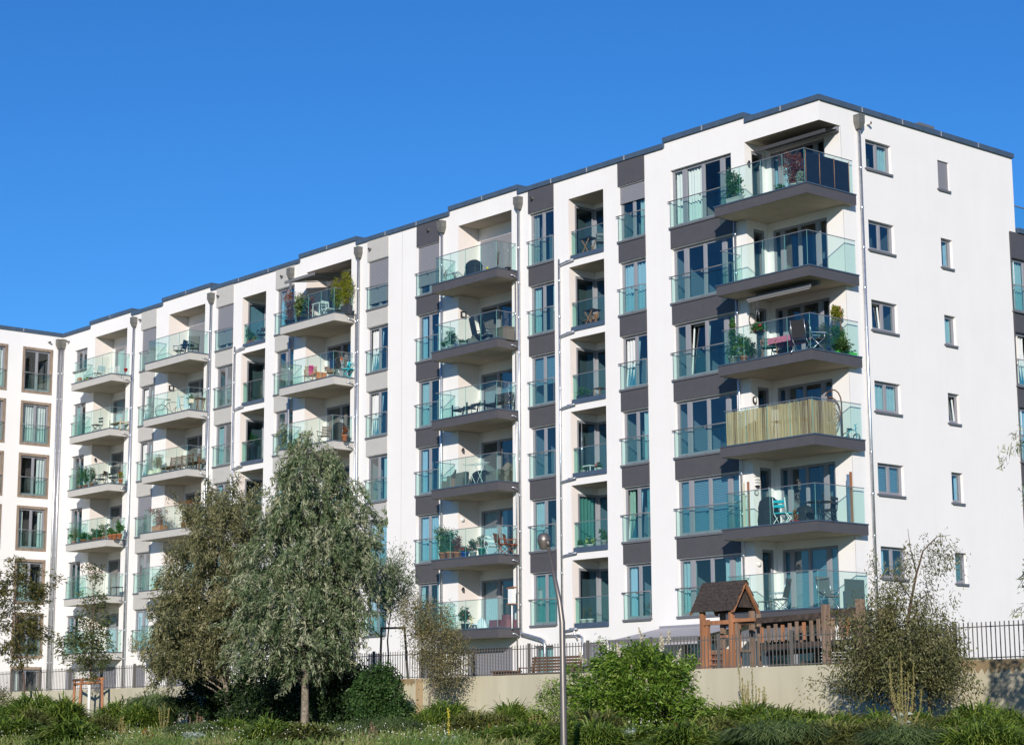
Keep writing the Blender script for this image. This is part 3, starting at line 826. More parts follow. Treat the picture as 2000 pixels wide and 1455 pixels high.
m = MB(); m.tube([(0, 0, 2.7), (.06, 0, 2.55), (1.2, -.02, 2.3), (1.42, -.02, 2.2), (1.46, -.02, 2.0), (1.46, -.02, 0)], .07, n=12)
m.build('downpipe', STEEL, BLD, (-15.98, -.13, 0))
for x in (-16.28, -27.34, -39.86, -47.44): downpipe(x + .02, -.06, 17.30, 0, .032, False)
for (x) in (-13.56, -37.32):
    downpipe(x, -.09, 17.28, 0 if x < -20 else 2.35, .042, False)
    for k in range(1, 7):
        F = FH * k; m = MB()
        m.tube([(x, -.09, F - .45), (x + .06, -.10, F - .36), (x + .25, -.11, F - .33), (x + .86, -.11, F - .28)], .038, n=8); m.build('rain_spout', STEEL, BLD)
m = MB(); m.tube([(-13.56, -.09, 2.37), (-12.6, -.09, 2.37), (-12.44, -.09, 2.30), (-12.42, -.09, 0)], .045, n=8)
m.tube([(-12.78, -.09, 2.62), (-12.86, -.09, 2.66), (-12.9, -.09, 2.6), (-12.88, -.09, 2.45), (-12.7, -.09, 2.2)], .035, n=8)
m.build('overflow_pipe', STEEL, BLD)
downpipe(-4.02, -.09, 16.9, 2.4, .045, False)
o = downpipe(2.03, 0, 20.32, 0, .055); o.rotation_euler = (0, 0, math.radians(90)); o.location = (.12, 2.03, 0)
for (x, z) in [(-15.15, 20.12), (-22.0, 20.15), (-26.25, 20.1), (-33.3, 20.1), (-38.95, 20.1), (-46.6, 20.12), (-54.5, 20.15)]:
    m = MB(); m.tube([(x, .0, z), (x, -.17, z)], .055, n=12, caps=False); m.tube([(x, -.02, z), (x, -.165, z)], .040, 1, n=10)
    m.build('vent_pipe', [HEADM, BLACKM], BLD)
m = MB(); m.tube([(0, 2.62, 20.16), (.20, 2.62, 20.16)], .055, n=12, caps=False); m.tube([(.02, 2.62, 20.16), (.195, 2.62, 20.16)], .04, 1, n=10); m.build('vent_pipe', [PINKP, BLACKM], BLD)
m = MB(); m.box(-23.968, -23.948, -.004, .004, ZB, ZT); m.build('expansion_joint', mat('joint_grey', (.45, .44, .42), .9), BLD)
m = MB(); m.box(-1.2, -.25, 6, 6.9, 20.4, 20.98); m.build('roof_hatch', SILL, BLD)

# ---- lower wing behind the gable: charcoal front with french windows, terrace glass
WY = 10.97
hol = [(WY + .35 + 3.1 * i, WY + .35 + 3.1 * i + 2.4, FH * k - .09, FH * k + 2.03) for i in range(5) for k in range(1, 6)]
hol = [(WY + .02 if h[0] < WY + .4 else h[0], h[1], h[2], h[3], 0.15) for h in hol]
m = MB(); holed(m, lambda u, d, z: (.035 - d, u, z), WY, 27, ZB, 17.56, hol); m.quad([(.035, WY, ZB), (.035, WY, 17.56), (-.1, WY, 17.56), (-.1, WY, ZB)])
m.box(-9, -.1, WY, 27, 17.2, 17.5); m.build('wing_wall', DARKP, BLD)
for h in hol:
    w = h[1] - h[0]
    window(BLD, (.035, h[0], h[2] + .05), math.radians(90), w, h[3] - h[2] - .05, [(w * .34, .09), (w * .68, .09)], int(h[2] * 7 + h[0]), cover=[None, 'both', 'left'][int(h[2]) % 3], openl=1 if abs(h[2] - 11.5) < .3 else 0)
m = MB(); m.box(-.38, .10, GY1 + .07, 27, 17.565, 17.76); m.build('roof_cap', CAPM, BLD)
m = MB(); m.box(-.30, -.288, GY1 + .02, 26, 17.8, 18.75); o = m.build('terrace_glass', BGLASS, BLD)
m = MB(); m.box(-.315, -.275, GY1 + .02, 26, 18.75, 18.79); m.build('handrail', RAILM, o)

# ---------------------------------------------------------------- left wing (own building, brown window surrounds)
LW = empty('apartment_wing', (-55.3, -6, 0), 0, 'white wing at the left edge with brown stone surrounds round its tall windows', 'apartment building')
m = MB(); Y0, Y1 = -22.0, 0.0
lh = []
for j in range(7):
    y1 = -.57 - 2.72 * j; y0 = y1 - 1.83
    for k in range(0, 7):
        F = FH * k; zt = F + (2.33 if k == 6 else 2.21); lh.append((y0 + .14, y1 - .14, F - .1, zt - .14, .0))
TL = lambda u, d, z: (-d, u + 6, z)
holed(m, TL, Y0, Y1, ZB, ZT, lh)
m.quad([(0, Y0 + 6, ZB), (0, Y0 + 6, ZT), (-12, Y0 + 6, ZT), (-12, Y0 + 6, ZB)]); m.quad([(-12, Y0 + 6, 20.3), (-12, 6, 20.3), (0, 6, 20.3), (0, Y0 + 6, 20.3)])
m.build('wall', PLASTER, LW)
sur = {}
LC = [None, 'full', 'right', 'both', 'left', None, 'left']
for hi, h in enumerate(lh):
    a, b, c, d = h[0] - .14, h[1] + .14, h[2] - .14, h[3] + .14
    W, H = b - a, d - c
    key = round(H, 2)
    if key not in sur:
        s = MB(); D = .17
        for (x0, x1, z0, z1) in ((0, .14, 0, H), (W - .14, W, 0, H), (.14, W - .14, 0, .14), (.14, W - .14, H - .14, H)): s.box(x0, x1, -.02, D, z0, z1)
        sur[key] = s.mesh('window_surround', BROWNF)
    k = int(round((c + .24) / FH)); j = hi // 7
    o = window(LW, (0, a + .14 + 6, c + .14), math.radians(90), W - .28, H - .28, [((W - .28) / 2, .09)], 700 + hi, sill=False, glass=PANEW,
               cover=LC[(6 - k + 3 * j) % 7] if not (j == 0 and k == 6) else None, fy=.09)
    inst('window_surround', sur[key], o, (-.14, 0, -.14))
_b = BLD; BLD = LW
cap = [(0, Y0 + 6), (0, 6)]
for i in range(9):
    w = 22 / 9; m = MB(); m.box(-.42, .07, Y0 + 6 + i * w + .006, Y0 + 6 + (i + 1) * w - (.08 if i == 8 else .006), ZT, ZT + .2)
    o = m.build('roof_cap', CAPM, LW); m = MB(); m.box(.07, .078, Y0 + 6 + i * w - .03, Y0 + 6 + i * w + .03, ZT + .01, ZT + .19); m.build('cap_joint', JOINT, o)
o = downpipe(0, 0, 20.32, 0, .062); o.rotation_euler = (0, 0, math.radians(90)); o.location = (.14, 5.72, 0)
m = MB(); m.tube([(0, 5.15, 20.12), (.17, 5.15, 20.12)], .055, n=12, caps=False); m.tube([(.02, 5.15, 20.12), (.165, 5.15, 20.12)], .04, 1, n=10); m.build('vent_pipe', [HEADM, BLACKM], LW)
BLD = _b

# ---------------------------------------------------------------- retaining wall and fence
WX0, WX1 = -46.0, 34.0
RW = empty('retaining_wall', (0, -16.2, -1.6), 0, 'low sand coloured rendered retaining wall under the picket fence', 'retaining wall')
seg = [WX0, -38, -30, -22, -14.2, -6.4, -4.75, 1.4, 9.2, 17.0, 25, WX1]
for i in range(len(seg) - 1):
    m = MB(); m.box(seg[i] + .004, seg[i + 1] - .004, -.12, .2, 0, 1.95); m.build('wall_section', WALLM, RW)
def stain_shade(x0, x1, z0, z1, mt, seed):
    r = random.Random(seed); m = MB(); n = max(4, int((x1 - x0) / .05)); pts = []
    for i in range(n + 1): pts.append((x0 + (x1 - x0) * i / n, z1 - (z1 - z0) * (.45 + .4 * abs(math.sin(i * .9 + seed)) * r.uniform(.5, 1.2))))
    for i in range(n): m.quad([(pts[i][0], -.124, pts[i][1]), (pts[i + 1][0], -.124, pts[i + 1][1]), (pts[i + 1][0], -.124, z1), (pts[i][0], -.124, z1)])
    m.build('stain_shade', mt, RW)
STNSHADE = mat('brown_stain_shade', (.27, .20, .11), .95, noise=.15, nscale=4); STN2 = mat('tan_patch', (.42, .31, .18), .95, noise=.12, nscale=5, streak=.1)
stain_shade(-2.95, -1.9, 1.70, 1.94, STNSHADE, 1); stain_shade(16.4, 22.0, 1.60, 1.94, STNSHADE, 3)  # left band is a stain; right band is tree shade painted brown
m = MB(); m.box(-1.86, -1.52, -.126, -.12, .2, 1.93); m.build('patch', STN2, RW)
m = MB()
for i in range(1, len(seg) - 1): m.box(seg[i] - .004, seg[i] + .004, -.10, .15, 0, 1.94)
m.build('joint', SILL, RW)
FE = empty('picket_fence', (0, -16.13, .35), 0, 'long taupe metal picket fence on top of the sand coloured retaining wall', 'fence')
pk = MB(); pk.box(-.0125, .0125, -.004, .005, -.02, .80); pkm = pk.mesh('picket', FENCEM)
po = MB(); po.box(-.035, .035, -.03, .03, -.02, .84); pom = po.mesh('fence_post', FENCEM)
sp = .1165; n0 = 0; rest = MB(); x = 21.5; cnt = 0
while x > -30:
    if n0 % 20 == 0: inst('fence_post', pom, FE, (x, 0, 0))
    elif cnt < 300: inst('picket', pkm, FE, (x, 0, 0)); cnt += 1
    else: rest.box(x - .0125, x + .0125, -.004, .005, -.02, .80)
    x -= sp; n0 += 1
tag(rest.build('distant_pickets', FENCEM, FE), kind='stuff')
for z in (.045, .70):
    m = MB(); m.box(-30, 21.6, .007, .02, z - .011, z + .011); m.build('fence_rail', FENCEM, FE)

# ---------------------------------------------------------------- street lamp
Q = atY(1103, 1411, -29.4)
LP = empty('street_lamp', (Q.x, Q.y, gz(Q.x, Q.y)), 0, 'tall bent metal street lamp with a round drooping head before the white facade', 'street lamp')
def loc(px, py): v = atY(px, py, Q.y) - Vector(LP.location); return (v.x, 0, v.z)
p0, p1, p2, p3 = loc(1101.5, 1455), loc(1098, 1215), loc(1093, 1175), loc(1071, 1068)
m = MB(); m.tube([(p0[0] + .01, 0, 0), p0, p1, (p1[0] * .6 + p2[0] * .4, 0, p1[2] * .6 + p2[2] * .4), p2, p3], [.060, .058, .049, .046, .041, .031], n=14)
m.build('pole', LAMPM, LP)
hx, _, hz = loc(1062.5, 1072)
m = MB(); m.lathe([(.068, .0), (.080, .025), (.108, .12), (.110, .136)], (hx, 0, hz), n=22); m.lathe([(.0, .005), (.068, .0)], (hx, 0, hz), n=22)
m.build('lamp_cup', LAMPM, LP)
m = MB(); m.lathe([(.114, .14), (.114, .16), (.104, .208), (.08, .248), (.04, .268), (0, .272)], (hx, 0, hz), n=22)
m.tube([(hx + .08, 0, hz + .16), (p3[0] + .01, 0, p3[2] + .02)], .026, n=10)
m.build('lamp_dome', LAMPM, LP)

# ---------------------------------------------------------------- trees
def limbs(mbt, base, targets, r0, rs, n=8, up=0.45, start=(0.3, 0.8), H=4.0, lean=(0, 0)):
    for T in targets:
        t = rs.uniform(*start); s = np.array(base) + np.array([lean[0] * t, lean[1] * t, H * t])
        if T[2] < s[2] - 0.8: s[2] = max(base[2] + .8, T[2])
        mid = (s + T) / 2 + np.array([0, 0, up * np.linalg.norm(T - s) * .35]) + rs.normal(size=3) * .08
        r = r0 * (1 - t * .7)
        mbt.tube([tuple(s), tuple(s * .45 + mid * .55 + rs.normal(size=3) * .03), tuple(mid), tuple(T)], [r * .5, r * .36, r * .24, r * .07], n=5, caps=False)
def tree(name, label, base, prof, leaves, mats, leaf=(.10, .02), per=60, sx=.16, sz=.2, droop=.8, out=.4, tr=.12, seed=0, nlimb=40, group=None, trunkm=None, trunk_top=.82, tone=.5, lean=(0, 0), gaps=0.0, thin=.62, fold=.06, strand=0, shoots=0, slen=.4):
    """prof: rows (z above base, centre offset, half width) of the crown, widest and narrowest as seen; depth like width"""
    rs = np.random.RandomState(seed)
    t = empty(name, base, 0, label, 'tree', group)
    prof = sorted(prof); zs = np.array([p[0] for p in prof]); cs = np.array([p[1] for p in prof]); ws = np.array([p[2] for p in prof])
    nc = max(8, leaves // per)
    # horizontal view axis, so that offsets run across the picture in world space
    ax = np.array([CR.x, CR.y, 0]); ax /= np.linalg.norm(ax); ay = np.array([CW.x, CW.y, 0]); ay /= np.linalg.norm(ay)
    g = np.linspace(zs[0], zs[-1], 200); wgt = np.interp(g, zs, ws) ** 1.6 + .02; wgt /= wgt.sum()
    C = []; tries = 0
    ph = rs.uniform(0, 6.28, 8)
    while len(C) < nc and tries < nc * 40:
        tries += 1
        z = rs.choice(g, p=wgt) + rs.normal() * .05; w = np.interp(z, zs, ws); c = np.interp(z, zs, cs)
        a = rs.uniform(0, 2 * math.pi); r = rs.rand() ** .5
        lump = 1 + .17 * math.sin(3 * a + ph[0] + z * 2.1) + .15 * math.sin(5 * a + ph[1] - z * 3.7) + .13 * math.sin(z * 6.1 + ph[2] + 2 * a)
        if r < .35 and rs.rand() < thin: continue
        if rs.rand() < .10: r *= rs.uniform(1.0, 1.22)
        x, y = r * w * lump * math.cos(a), r * w * lump * math.sin(a)
        if gaps:
            v = math.sin(x * 3.1 + ph[3]) * math.sin(y * 3.3 + ph[4]) * math.sin(z * 3.5 + ph[5])
            if v > 1 - gaps: continue
        v = ax * (x + c) + ay * y; C.append((v[0], v[1], z))
    ctr0 = np.array(C).mean(axis=0)
    for _ in range(shoots):
        b0 = np.array(C[rs.randint(len(C))]); d0 = b0 - ctr0; d0 /= np.linalg.norm(d0) + 1e-6; d0 = d0 + rs.normal(size=3) * .3 + np.array([0, 0, .35])
        ll = slen * rs.uniform(.5, 1.3)
        for q in np.linspace(.2, 1, 5): C.append(tuple(b0 + d0 * ll * q + np.array([0, 0, -.25 * ll * q * q])))
    C = np.array(C)
    per2 = max(1, leaves // len(C))
    if strand:
        # hanging twigs: leaves stand along drooping strands
        idx = np.repeat(np.arange(len(C)), per2); n = len(idx)
        s = rs.rand(n); dirs = rs.normal(size=(len(C), 3)) * .35; ctr = C.mean(axis=0); rad = C - ctr; rad[:, 2] = 0; rad /= (np.linalg.norm(rad, axis=1, keepdims=True) + 1e-6)
        dirs += rad * .35; dirs[:, 2] -= .9; dirs /= np.linalg.norm(dirs, axis=1, keepdims=True)
        ln = rs.uniform(.6, 1.3, len(C)) * strand
        P = C[idx] + dirs[idx] * (s * ln[idx])[:, None] + rs.normal(size=(n, 3)) * sx * (1 - .5 * s)[:, None]
        P[:, 2] += .15 * strand * (1 - s) ** 2
        D = dirs[idx] * .8 + rs.normal(size=(n, 3)) * .5
        tn = (rs.normal(size=len(C)) * .20 + tone)[idx] + rs.normal(size=n) * .2 + .15 * (s - .5)
    else:
        P, D, tn = clusters_to_leaves(C, per2, sx, sz, droop, out, rs, tone)
    L = leaf[0] * rs.uniform(.6, 1.35, len(P))
    inst('crown', leaf_mesh('crown', P, D, L, leaf[1] * rs.uniform(.7, 1.3, len(P)), tn, mats, rs, fold), t)
    H = zs[-1] * trunk_top
    m = MB(); n = 9; pts = []; rr = []
    lx = ax * lean[0] + ay * lean[1]
    for i in range(n):
        f = i / (n - 1); c = np.interp(H * f, zs, cs) if H * f > zs[0] else cs[0] * f
        q = ax * (c * min(1, f * 1.3)) + lx * f + rs.normal(size=3) * .02
        pts.append((q[0], q[1], H * f - (.15 if i == 0 else 0))); rr.append(tr * (1.15 if i == 0 else 1 - .8 * f))
    m.tube(pts, rr, n=9, caps=False)
    sel = C[rs.choice(len(C), min(nlimb, len(C)), replace=False)]
    for T in sel:
        tt = max(.18, min(.95, (T[2] - .25 * np.linalg.norm(T[:2]) - .2) / max(H, .1)))
        i = min(n - 2, int(tt * (n - 1))); fr = tt * (n - 1) - i
        s0 = np.array(pts[i]) * (1 - fr) + np.array(pts[i + 1]) * fr
        if T[2] < s0[2] + .05: up = .25
        else: up = .08
        mid = (s0 + T) / 2 + np.array([0, 0, up * np.linalg.norm(T - s0)]) + rs.normal(size=3) * .05
        r = tr * (1 - .75 * tt)
        m.tube([tuple(s0), tuple((s0 + mid) / 2 + rs.normal(size=3) * .02), tuple(mid), tuple(T)], [r * .42, r * .32, r * .2, .006], n=5, caps=False)
    m.build('trunk', trunkm or BARK, t)
    return t
def prof_px(base, rows):
    """crown rows (pixel y, left, right) turned into metres at the distance of the tree's base"""
    out = []
    d = (Vector(base) - Vector(CAM)).dot(CW); k = d / FPX
    for (y, l, r) in rows:
        zc = -CAM[2] * 0 + (atdist((l + r) / 2, y, d).z - base[2]); c = ((l + r) / 2 - proj(base)[0]) * k
        out.append((zc, c, (r - l) / 2 * k))
    return out
def proj(P):
    d = Vector(P) - Vector(CAM); z = d.dot(CW); return (1000 + FPX * d.dot(CR) / z, 727.5 - FPX * d.dot(CU) / z)
def atdist(px, py, d): return Vector(CAM) + ray(px, py) * d
def basept(px, Y):
    q = atY(px, 1425, Y); return (q.x, Y, gz(q.x, Y))

b1 = basept(597, -19.2)
tree('willow_leaved_tree', 'tallest silvery green tree with drooping willow leaves before the middle of the facade', b1,
     prof_px(b1, [(778, 562, 574), (815, 556, 588), (850, 562, 628), (900, 548, 662), (950, 530, 694), (1000, 512, 722), (1060, 488, 732), (1120, 466, 738), (1180, 458, 722), (1240, 450, 695), (1285, 465, 690), (1308, 520, 665)]),
     76000, L_WILLOW, leaf=(.155, .034), per=40, sx=.06, droop=1.2, tr=.12, seed=4, nlimb=90, strand=.50, tone=.56, gaps=.42, shoots=70, slen=.6)
b2 = basept(447, -18.0)
tree('willow_leaved_tree', 'broad olive grey tree left of and behind the tallest silvery one', b2,
     prof_px(b2, [(935, 425, 440), (955, 385, 465), (985, 358, 500), (1030, 350, 508), (1080, 332, 500), (1140, 312, 490), (1190, 292, 480), (1240, 280, 465), (1285, 288, 455), (1315, 305, 435)]),
     58000, L_OLIVE, leaf=(.14, .032), per=34, sx=.09, droop=.5, tr=.10, seed=9, nlimb=80, strand=.36, tone=.56, gaps=.45, shoots=80, slen=.55)
b3 = basept(1775, -18.3)
tree('olive_leaved_tree', 'small olive green tree in front of the gable with a leaning bare top', b3,
     prof_px(b3, [(1198, 1720, 1830), (1212, 1680, 1862), (1235, 1660, 1880), (1270, 1650, 1890), (1300, 1645, 1885), (1322, 1645, 1860), (1335, 1650, 1690)]),
     27000, L_OLGRN, leaf=(.085, .028), per=40, sx=.10, sz=.09, droop=.6, tr=.05, seed=12, nlimb=90, trunkm=BARKD, gaps=.5, thin=.3, tone=.45, shoots=34, slen=.45)
# its bare leader carries loose drooping sprays towards the right
t3 = [o for o in COL.objects if o.name.startswith('olive_leaved_tree')][0]; rs3 = np.random.RandomState(5); kx = (Vector(b3) - Vector(CAM)).dot(CW) / FPX
def lead(px, py, dy=0.0): v = atdist(px, py, kx * FPX) - Vector(b3); return (v.x, v.y + dy, v.z)
m = MB(); m.tube([lead(1768, 1240), lead(1778, 1180), lead(1790, 1120), lead(1803, 1075), lead(1830, 1048), lead(1856, 1045)], [.035, .03, .022, .016, .010, .004], n=6); m.tube([lead(1790, 1120), lead(1778, 1070), lead(1773, 1032)], [.014, .009, .004], n=5)
m.tube([lead(1780, 1170), lead(1745, 1120), lead(1722, 1105)], [.014, .010, .004], n=5); m.tube([lead(1770, 1200), lead(1730, 1150), lead(1705, 1150)], [.014, .010, .004], n=5); m.tube([lead(1775, 1190), lead(1810, 1160), lead(1835, 1175)], [.014, .010, .004], n=5)
m.build('leader', BARKD, t3)
Cl = []
for (px, py, n_, sp_) in [(1770, 1040, 2, 5), (1776, 1070, 5, 9), (1800, 1075, 9, 12), (1822, 1058, 9, 13), (1845, 1056, 9, 13), (1855, 1075, 7, 10), (1838, 1085, 8, 13), (1815, 1100, 6, 12), (1760, 1098, 12, 16), (1735, 1110, 12, 16), (1722, 1130, 10, 14), (1748, 1135, 14, 16), (1770, 1130, 8, 14), (1712, 1160, 14, 15), (1740, 1170, 18, 18), (1765, 1180, 12, 16), (1700, 1190, 14, 15), (1790, 1160, 6, 14), (1820, 1165, 5, 13), (1805, 1190, 10, 15)]:
    for _ in range(max(1, int(n_ * (.62 if py < 1165 else 1.1)))): Cl.append(lead(px + rs3.normal() * sp_, py + rs3.normal() * sp_ * .8, rs3.normal() * .22))
P3, D3, T3 = clusters_to_leaves(np.array(Cl), 34, .075, .075, .7, .2, rs3, .45)
inst('spray', leaf_mesh('spray', P3, D3, .080 * rs3.uniform(.6, 1.3, len(P3)), .024, T3, L_OLGRN, rs3), t3)
b4 = basept(172, -17.2)
tree('rowan_tree', 'young dark green rowan on a three legged wooden stake frame', b4,
     prof_px(b4, [(1068, 163, 180), (1100, 150, 192), (1135, 152, 190), (1160, 140, 205), (1190, 140, 215), (1225, 115, 235), (1260, 108, 238), (1290, 130, 215), (1318, 150, 195)]),
     4300, L_ROWAN, leaf=(.13, .042), per=30, sx=.11, sz=.05, droop=.35, out=.9, tr=.045, seed=15, nlimb=44, trunkm=BARKD, gaps=.4, thin=.2)
b5 = basept(45, -16.9)
tree('rowan_tree', 'yellowish green rowan with open branches at the left edge', b5,
     prof_px(b5, [(1085, -5, 40), (1110, -40, 75), (1150, -40, 85), (1200, -40, 70), (1235, -30, 95), (1270, -20, 75), (1300, 10, 55)]),
     6800, L_YROWAN, leaf=(.14, .045), per=30, sx=.13, sz=.05, droop=.2, out=.9, tr=.05, seed=16, nlimb=60, trunkm=BARKD, gaps=.35, thin=.2)
b6 = (atY(757, 1300, -13.0).x, -13.0, .02)
tree('young_ball_tree', 'young tree with a small round crown tied to two stakes behind the fence', b6,
     prof_px(b6, [(1100, 770, 790), (1125, 735, 800), (1155, 722, 805), (1185, 725, 800), (1205, 745, 780)]),
     5200, L_WILLOW, leaf=(.12, .026), per=26, sx=.08, sz=.08, droop=-.9, out=.8, tr=.04, seed=17, nlimb=60, trunkm=BARKD, gaps=.3, tone=.4, thin=.2)
b7 = basept(836, -17.6)
tree('bronze_leaved_tree', 'small thin tree with brownish bronze leaves beside the lowest dark balcony', b7,
     prof_px(b7, [(1158, 790, 850), (1180, 780, 880), (1210, 790, 895), (1245, 800, 912), (1280, 815, 918), (1310, 830, 910), (1335, 850, 880)]),
     17000, L_BRONZE, leaf=(.062, .024), per=38, sx=.085, sz=.11, droop=.4, tr=.035, seed=18, nlimb=70, trunkm=BARK, gaps=.4, thin=.2, tone=.62)
b8 = (atY(2126, 1411, -21.0).x, -21.0, gz(0, -21.0))
tree('willow_leaved_tree', 'tree at the right edge of which only a few drooping twigs reach in', b8,
     prof_px(b8, [(770, 2050, 2200), (830, 2010, 2250), (870, 2022, 2260), (920, 2040, 2260), (1000, 2018, 2280), (1080, 2022, 2280), (1200, 2030, 2280), (1330, 2060, 2250)]),
     12000, L_WILLOW, leaf=(.13, .026), per=34, sx=.06, droop=1.2, tr=.12, seed=22, nlimb=50, strand=.38, tone=.5)
# stakes round the trees
def stake_frame(name, label, pts, bars, rad, mtl, lime=None):
    b = pts[0]
    t = empty(name, (b[0], b[1], b[2] - .1), 0, label, 'tree stakes')
    B = Vector(t.location)
    for q in pts:
        m = MB(); m.tube([Vector((q[0], q[1], q[2] - .1)) - B, Vector((q[0] + q[4], q[1] + q[5], q[3])) - B], [rad, rad * .92], n=8); m.build('stake', mtl, t)
    for (p, q) in bars:
        m = MB(); m.tube([Vector(p) - B, Vector(q) - B], rad * .85, n=8); m.build('cross_bar', mtl, t)
    return t
def W(px, py, Y): q = atY(px, py, Y); return (q.x, q.y, q.z)
a = W(146, 1340, -16.9); c = W(199, 1340, -16.9); zt = W(146, 1328, -16.9)[2]
stake_frame('stake_frame', 'orange brown three legged stake frame around the young rowan', [(a[0] - .12, a[1], -1.3, zt, .12, 0), (c[0] + .12, c[1], -1.3, zt, -.12, 0), (b4[0] - .12, -17.55, -1.3, zt, 0, 0.1)],
            [((a[0] - .12, a[1], zt), (c[0] + .1, c[1], zt + .02)), ((a[0], a[1], zt - .15), (b4[0] - .12, -17.5, zt - .15)), ((c[0], c[1], zt - .1), (b4[0] - .12, -17.5, zt - .15))], .055, WOODO)
m = MB(); m.tube([(b4[0] - .0, b4[1], b4[2]), (b4[0], b4[1], zt - .1)], .052, n=9); tag(m.build('trunk_guard', LIMEW), 'white painted sleeve on the trunk of the young rowan', 'trunk guard')
a = W(1742, 1340, -18.6); c = W(1815, 1340, -17.6); e = W(1782, 1340, -17.4); zt = W(1742, 1316, -18.6)[2]
stake_frame('stake_frame', 'greyish wooden stakes below the small tree before the gable', [(a[0], a[1], -1.4, zt, 0, 0), (c[0], c[1], -1.4, zt - .05, 0, 0), (e[0], e[1], -1.4, zt + .08, 0, 0)],
            [((a[0], a[1], zt - .06), (e[0], e[1], zt - .06)), ((e[0], e[1], zt - .06), (c[0], c[1], zt - .09))], .05, WOODG)
a = W(748, 1300, -13.0); zt = W(748, 1224, -13.0)[2]
stake_frame('stake_frame', 'two tall brown stakes holding the round crowned tree behind the fence', [(a[0] - .12, -13.05, .1, zt, .1, 0), (a[0] + .85, -12.6, .1, zt, -.25, 0)],
            [((a[0] - .02, -13.05, zt - .04), (a[0] + .6, -12.6, zt - .04))], .04, WOODO)

# ---------------------------------------------------------------- shrubs
def shrub(label, px, Y, rows, leaves, mtl, leaf, seed, cat='shrub', name='shrub', **kw):
    b = basept(px, Y)
    t = tree(name, label, b, prof_px(b, rows), leaves, mtl, leaf=leaf, seed=seed, tr=.03, trunkm=BARKD, **kw)
    t['category'] = cat; return t
bd = shrub('large butterfly bush with cream flower panicles right of the street lamp', 1240, -20.6,
      [(1258, 1215, 1290), (1280, 1165, 1325), (1310, 1135, 1348), (1350, 1122, 1360), (1390, 1125, 1360), (1425, 1150, 1335)], 27000, L_BUDD, (.115, .036), 31, name='butterfly_bush', per=24, sx=.08, sz=.08, droop=.1, out=.9, nlimb=70, gaps=.22, shoots=46, slen=.24)
bs = shrub('smaller grey green butterfly bush left of the street lamp', 1090, -20.2,
      [(1330, 1060, 1120), (1350, 1050, 1140), (1380, 1045, 1150), (1410, 1050, 1150)], 3600, L_BUDD, (.085, .024), 32, name='butterfly_bush', per=24, sx=.08, sz=.08, droop=.1, out=.9, nlimb=40, gaps=.25, tone=.75)
def panicles(par, pts, L=.28, seed=0):
    rs = np.random.RandomState(seed); B = Vector(par.location); 
    for (px, py, dx) in pts:
        c = np.array(atY(px, py, B.y) - B); n = 90; t = rs.rand(n); c[1] -= .55; c[0] += .45
        d = np.array([dx, 0, 1.0]); d /= np.linalg.norm(d)
        P = c + d * (t[:, None] - .5) * L + rs.normal(size=(n, 3)) * (.030 * (1.1 - t))[:, None]
        inst('flower_panicle', leaf_mesh('flower_panicle', P, d + rs.normal(size=(n, 3)) * .6, .045, .034, rs.rand(n), F_CREAMS, rs), par)
panicles(bd, [(1180, 1262, -.6), (1258, 1240, -.4), (1298, 1252, .1), (1312, 1245, .2), (1145, 1285, -.7), (1215, 1270, -.3), (1332, 1280, .5), (1138, 1320, -.7), (1240, 1312, .1), (1300, 1262, .3), (1362, 1325, .8), (1270, 1340, 0)], seed=2)
panicles(bs, [(1062, 1345, -.5), (1085, 1335, .1), (1110, 1345, .3)], L=.18, seed=3)
shrub('round dark green shrub right of the tallest tree', 742, -18.6, [(1295, 725, 760), (1315, 705, 780), (1345, 695, 788), (1380, 690, 800), (1405, 690, 800)], 12000, L_MID, (.08, .05), 33, per=30, sx=.08, sz=.08, droop=.2, out=.6, nlimb=30)
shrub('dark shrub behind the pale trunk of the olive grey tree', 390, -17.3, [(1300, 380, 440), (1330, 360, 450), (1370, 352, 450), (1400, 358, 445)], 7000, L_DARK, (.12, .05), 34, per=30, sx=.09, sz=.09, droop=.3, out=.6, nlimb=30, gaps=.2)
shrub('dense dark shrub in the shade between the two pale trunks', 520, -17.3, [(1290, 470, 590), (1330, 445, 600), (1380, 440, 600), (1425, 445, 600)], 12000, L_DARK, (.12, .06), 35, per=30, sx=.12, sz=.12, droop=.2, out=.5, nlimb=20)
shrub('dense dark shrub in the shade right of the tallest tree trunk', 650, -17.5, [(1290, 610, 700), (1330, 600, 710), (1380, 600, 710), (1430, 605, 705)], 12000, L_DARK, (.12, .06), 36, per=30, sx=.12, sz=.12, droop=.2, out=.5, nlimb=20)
shrub('small low dark shrub at the foot of the retaining wall beside the round shrub', 805, -17.5, [(1375, 800, 810), (1390, 790, 818), (1405, 788, 820)], 900, L_MID, (.07, .03), 37, per=24, sx=.06, sz=.05, nlimb=12, gaps=.2)
shrub('yellowish flowering shrub at the left edge in front of the fence', 10, -18.4, [(1335, -20, 25), (1350, -25, 38), (1375, -30, 40), (1400, -30, 35)], 2600, L_YROWAN, (.07, .04), 38, per=24, sx=.07, sz=.06, nlimb=20, gaps=.2)

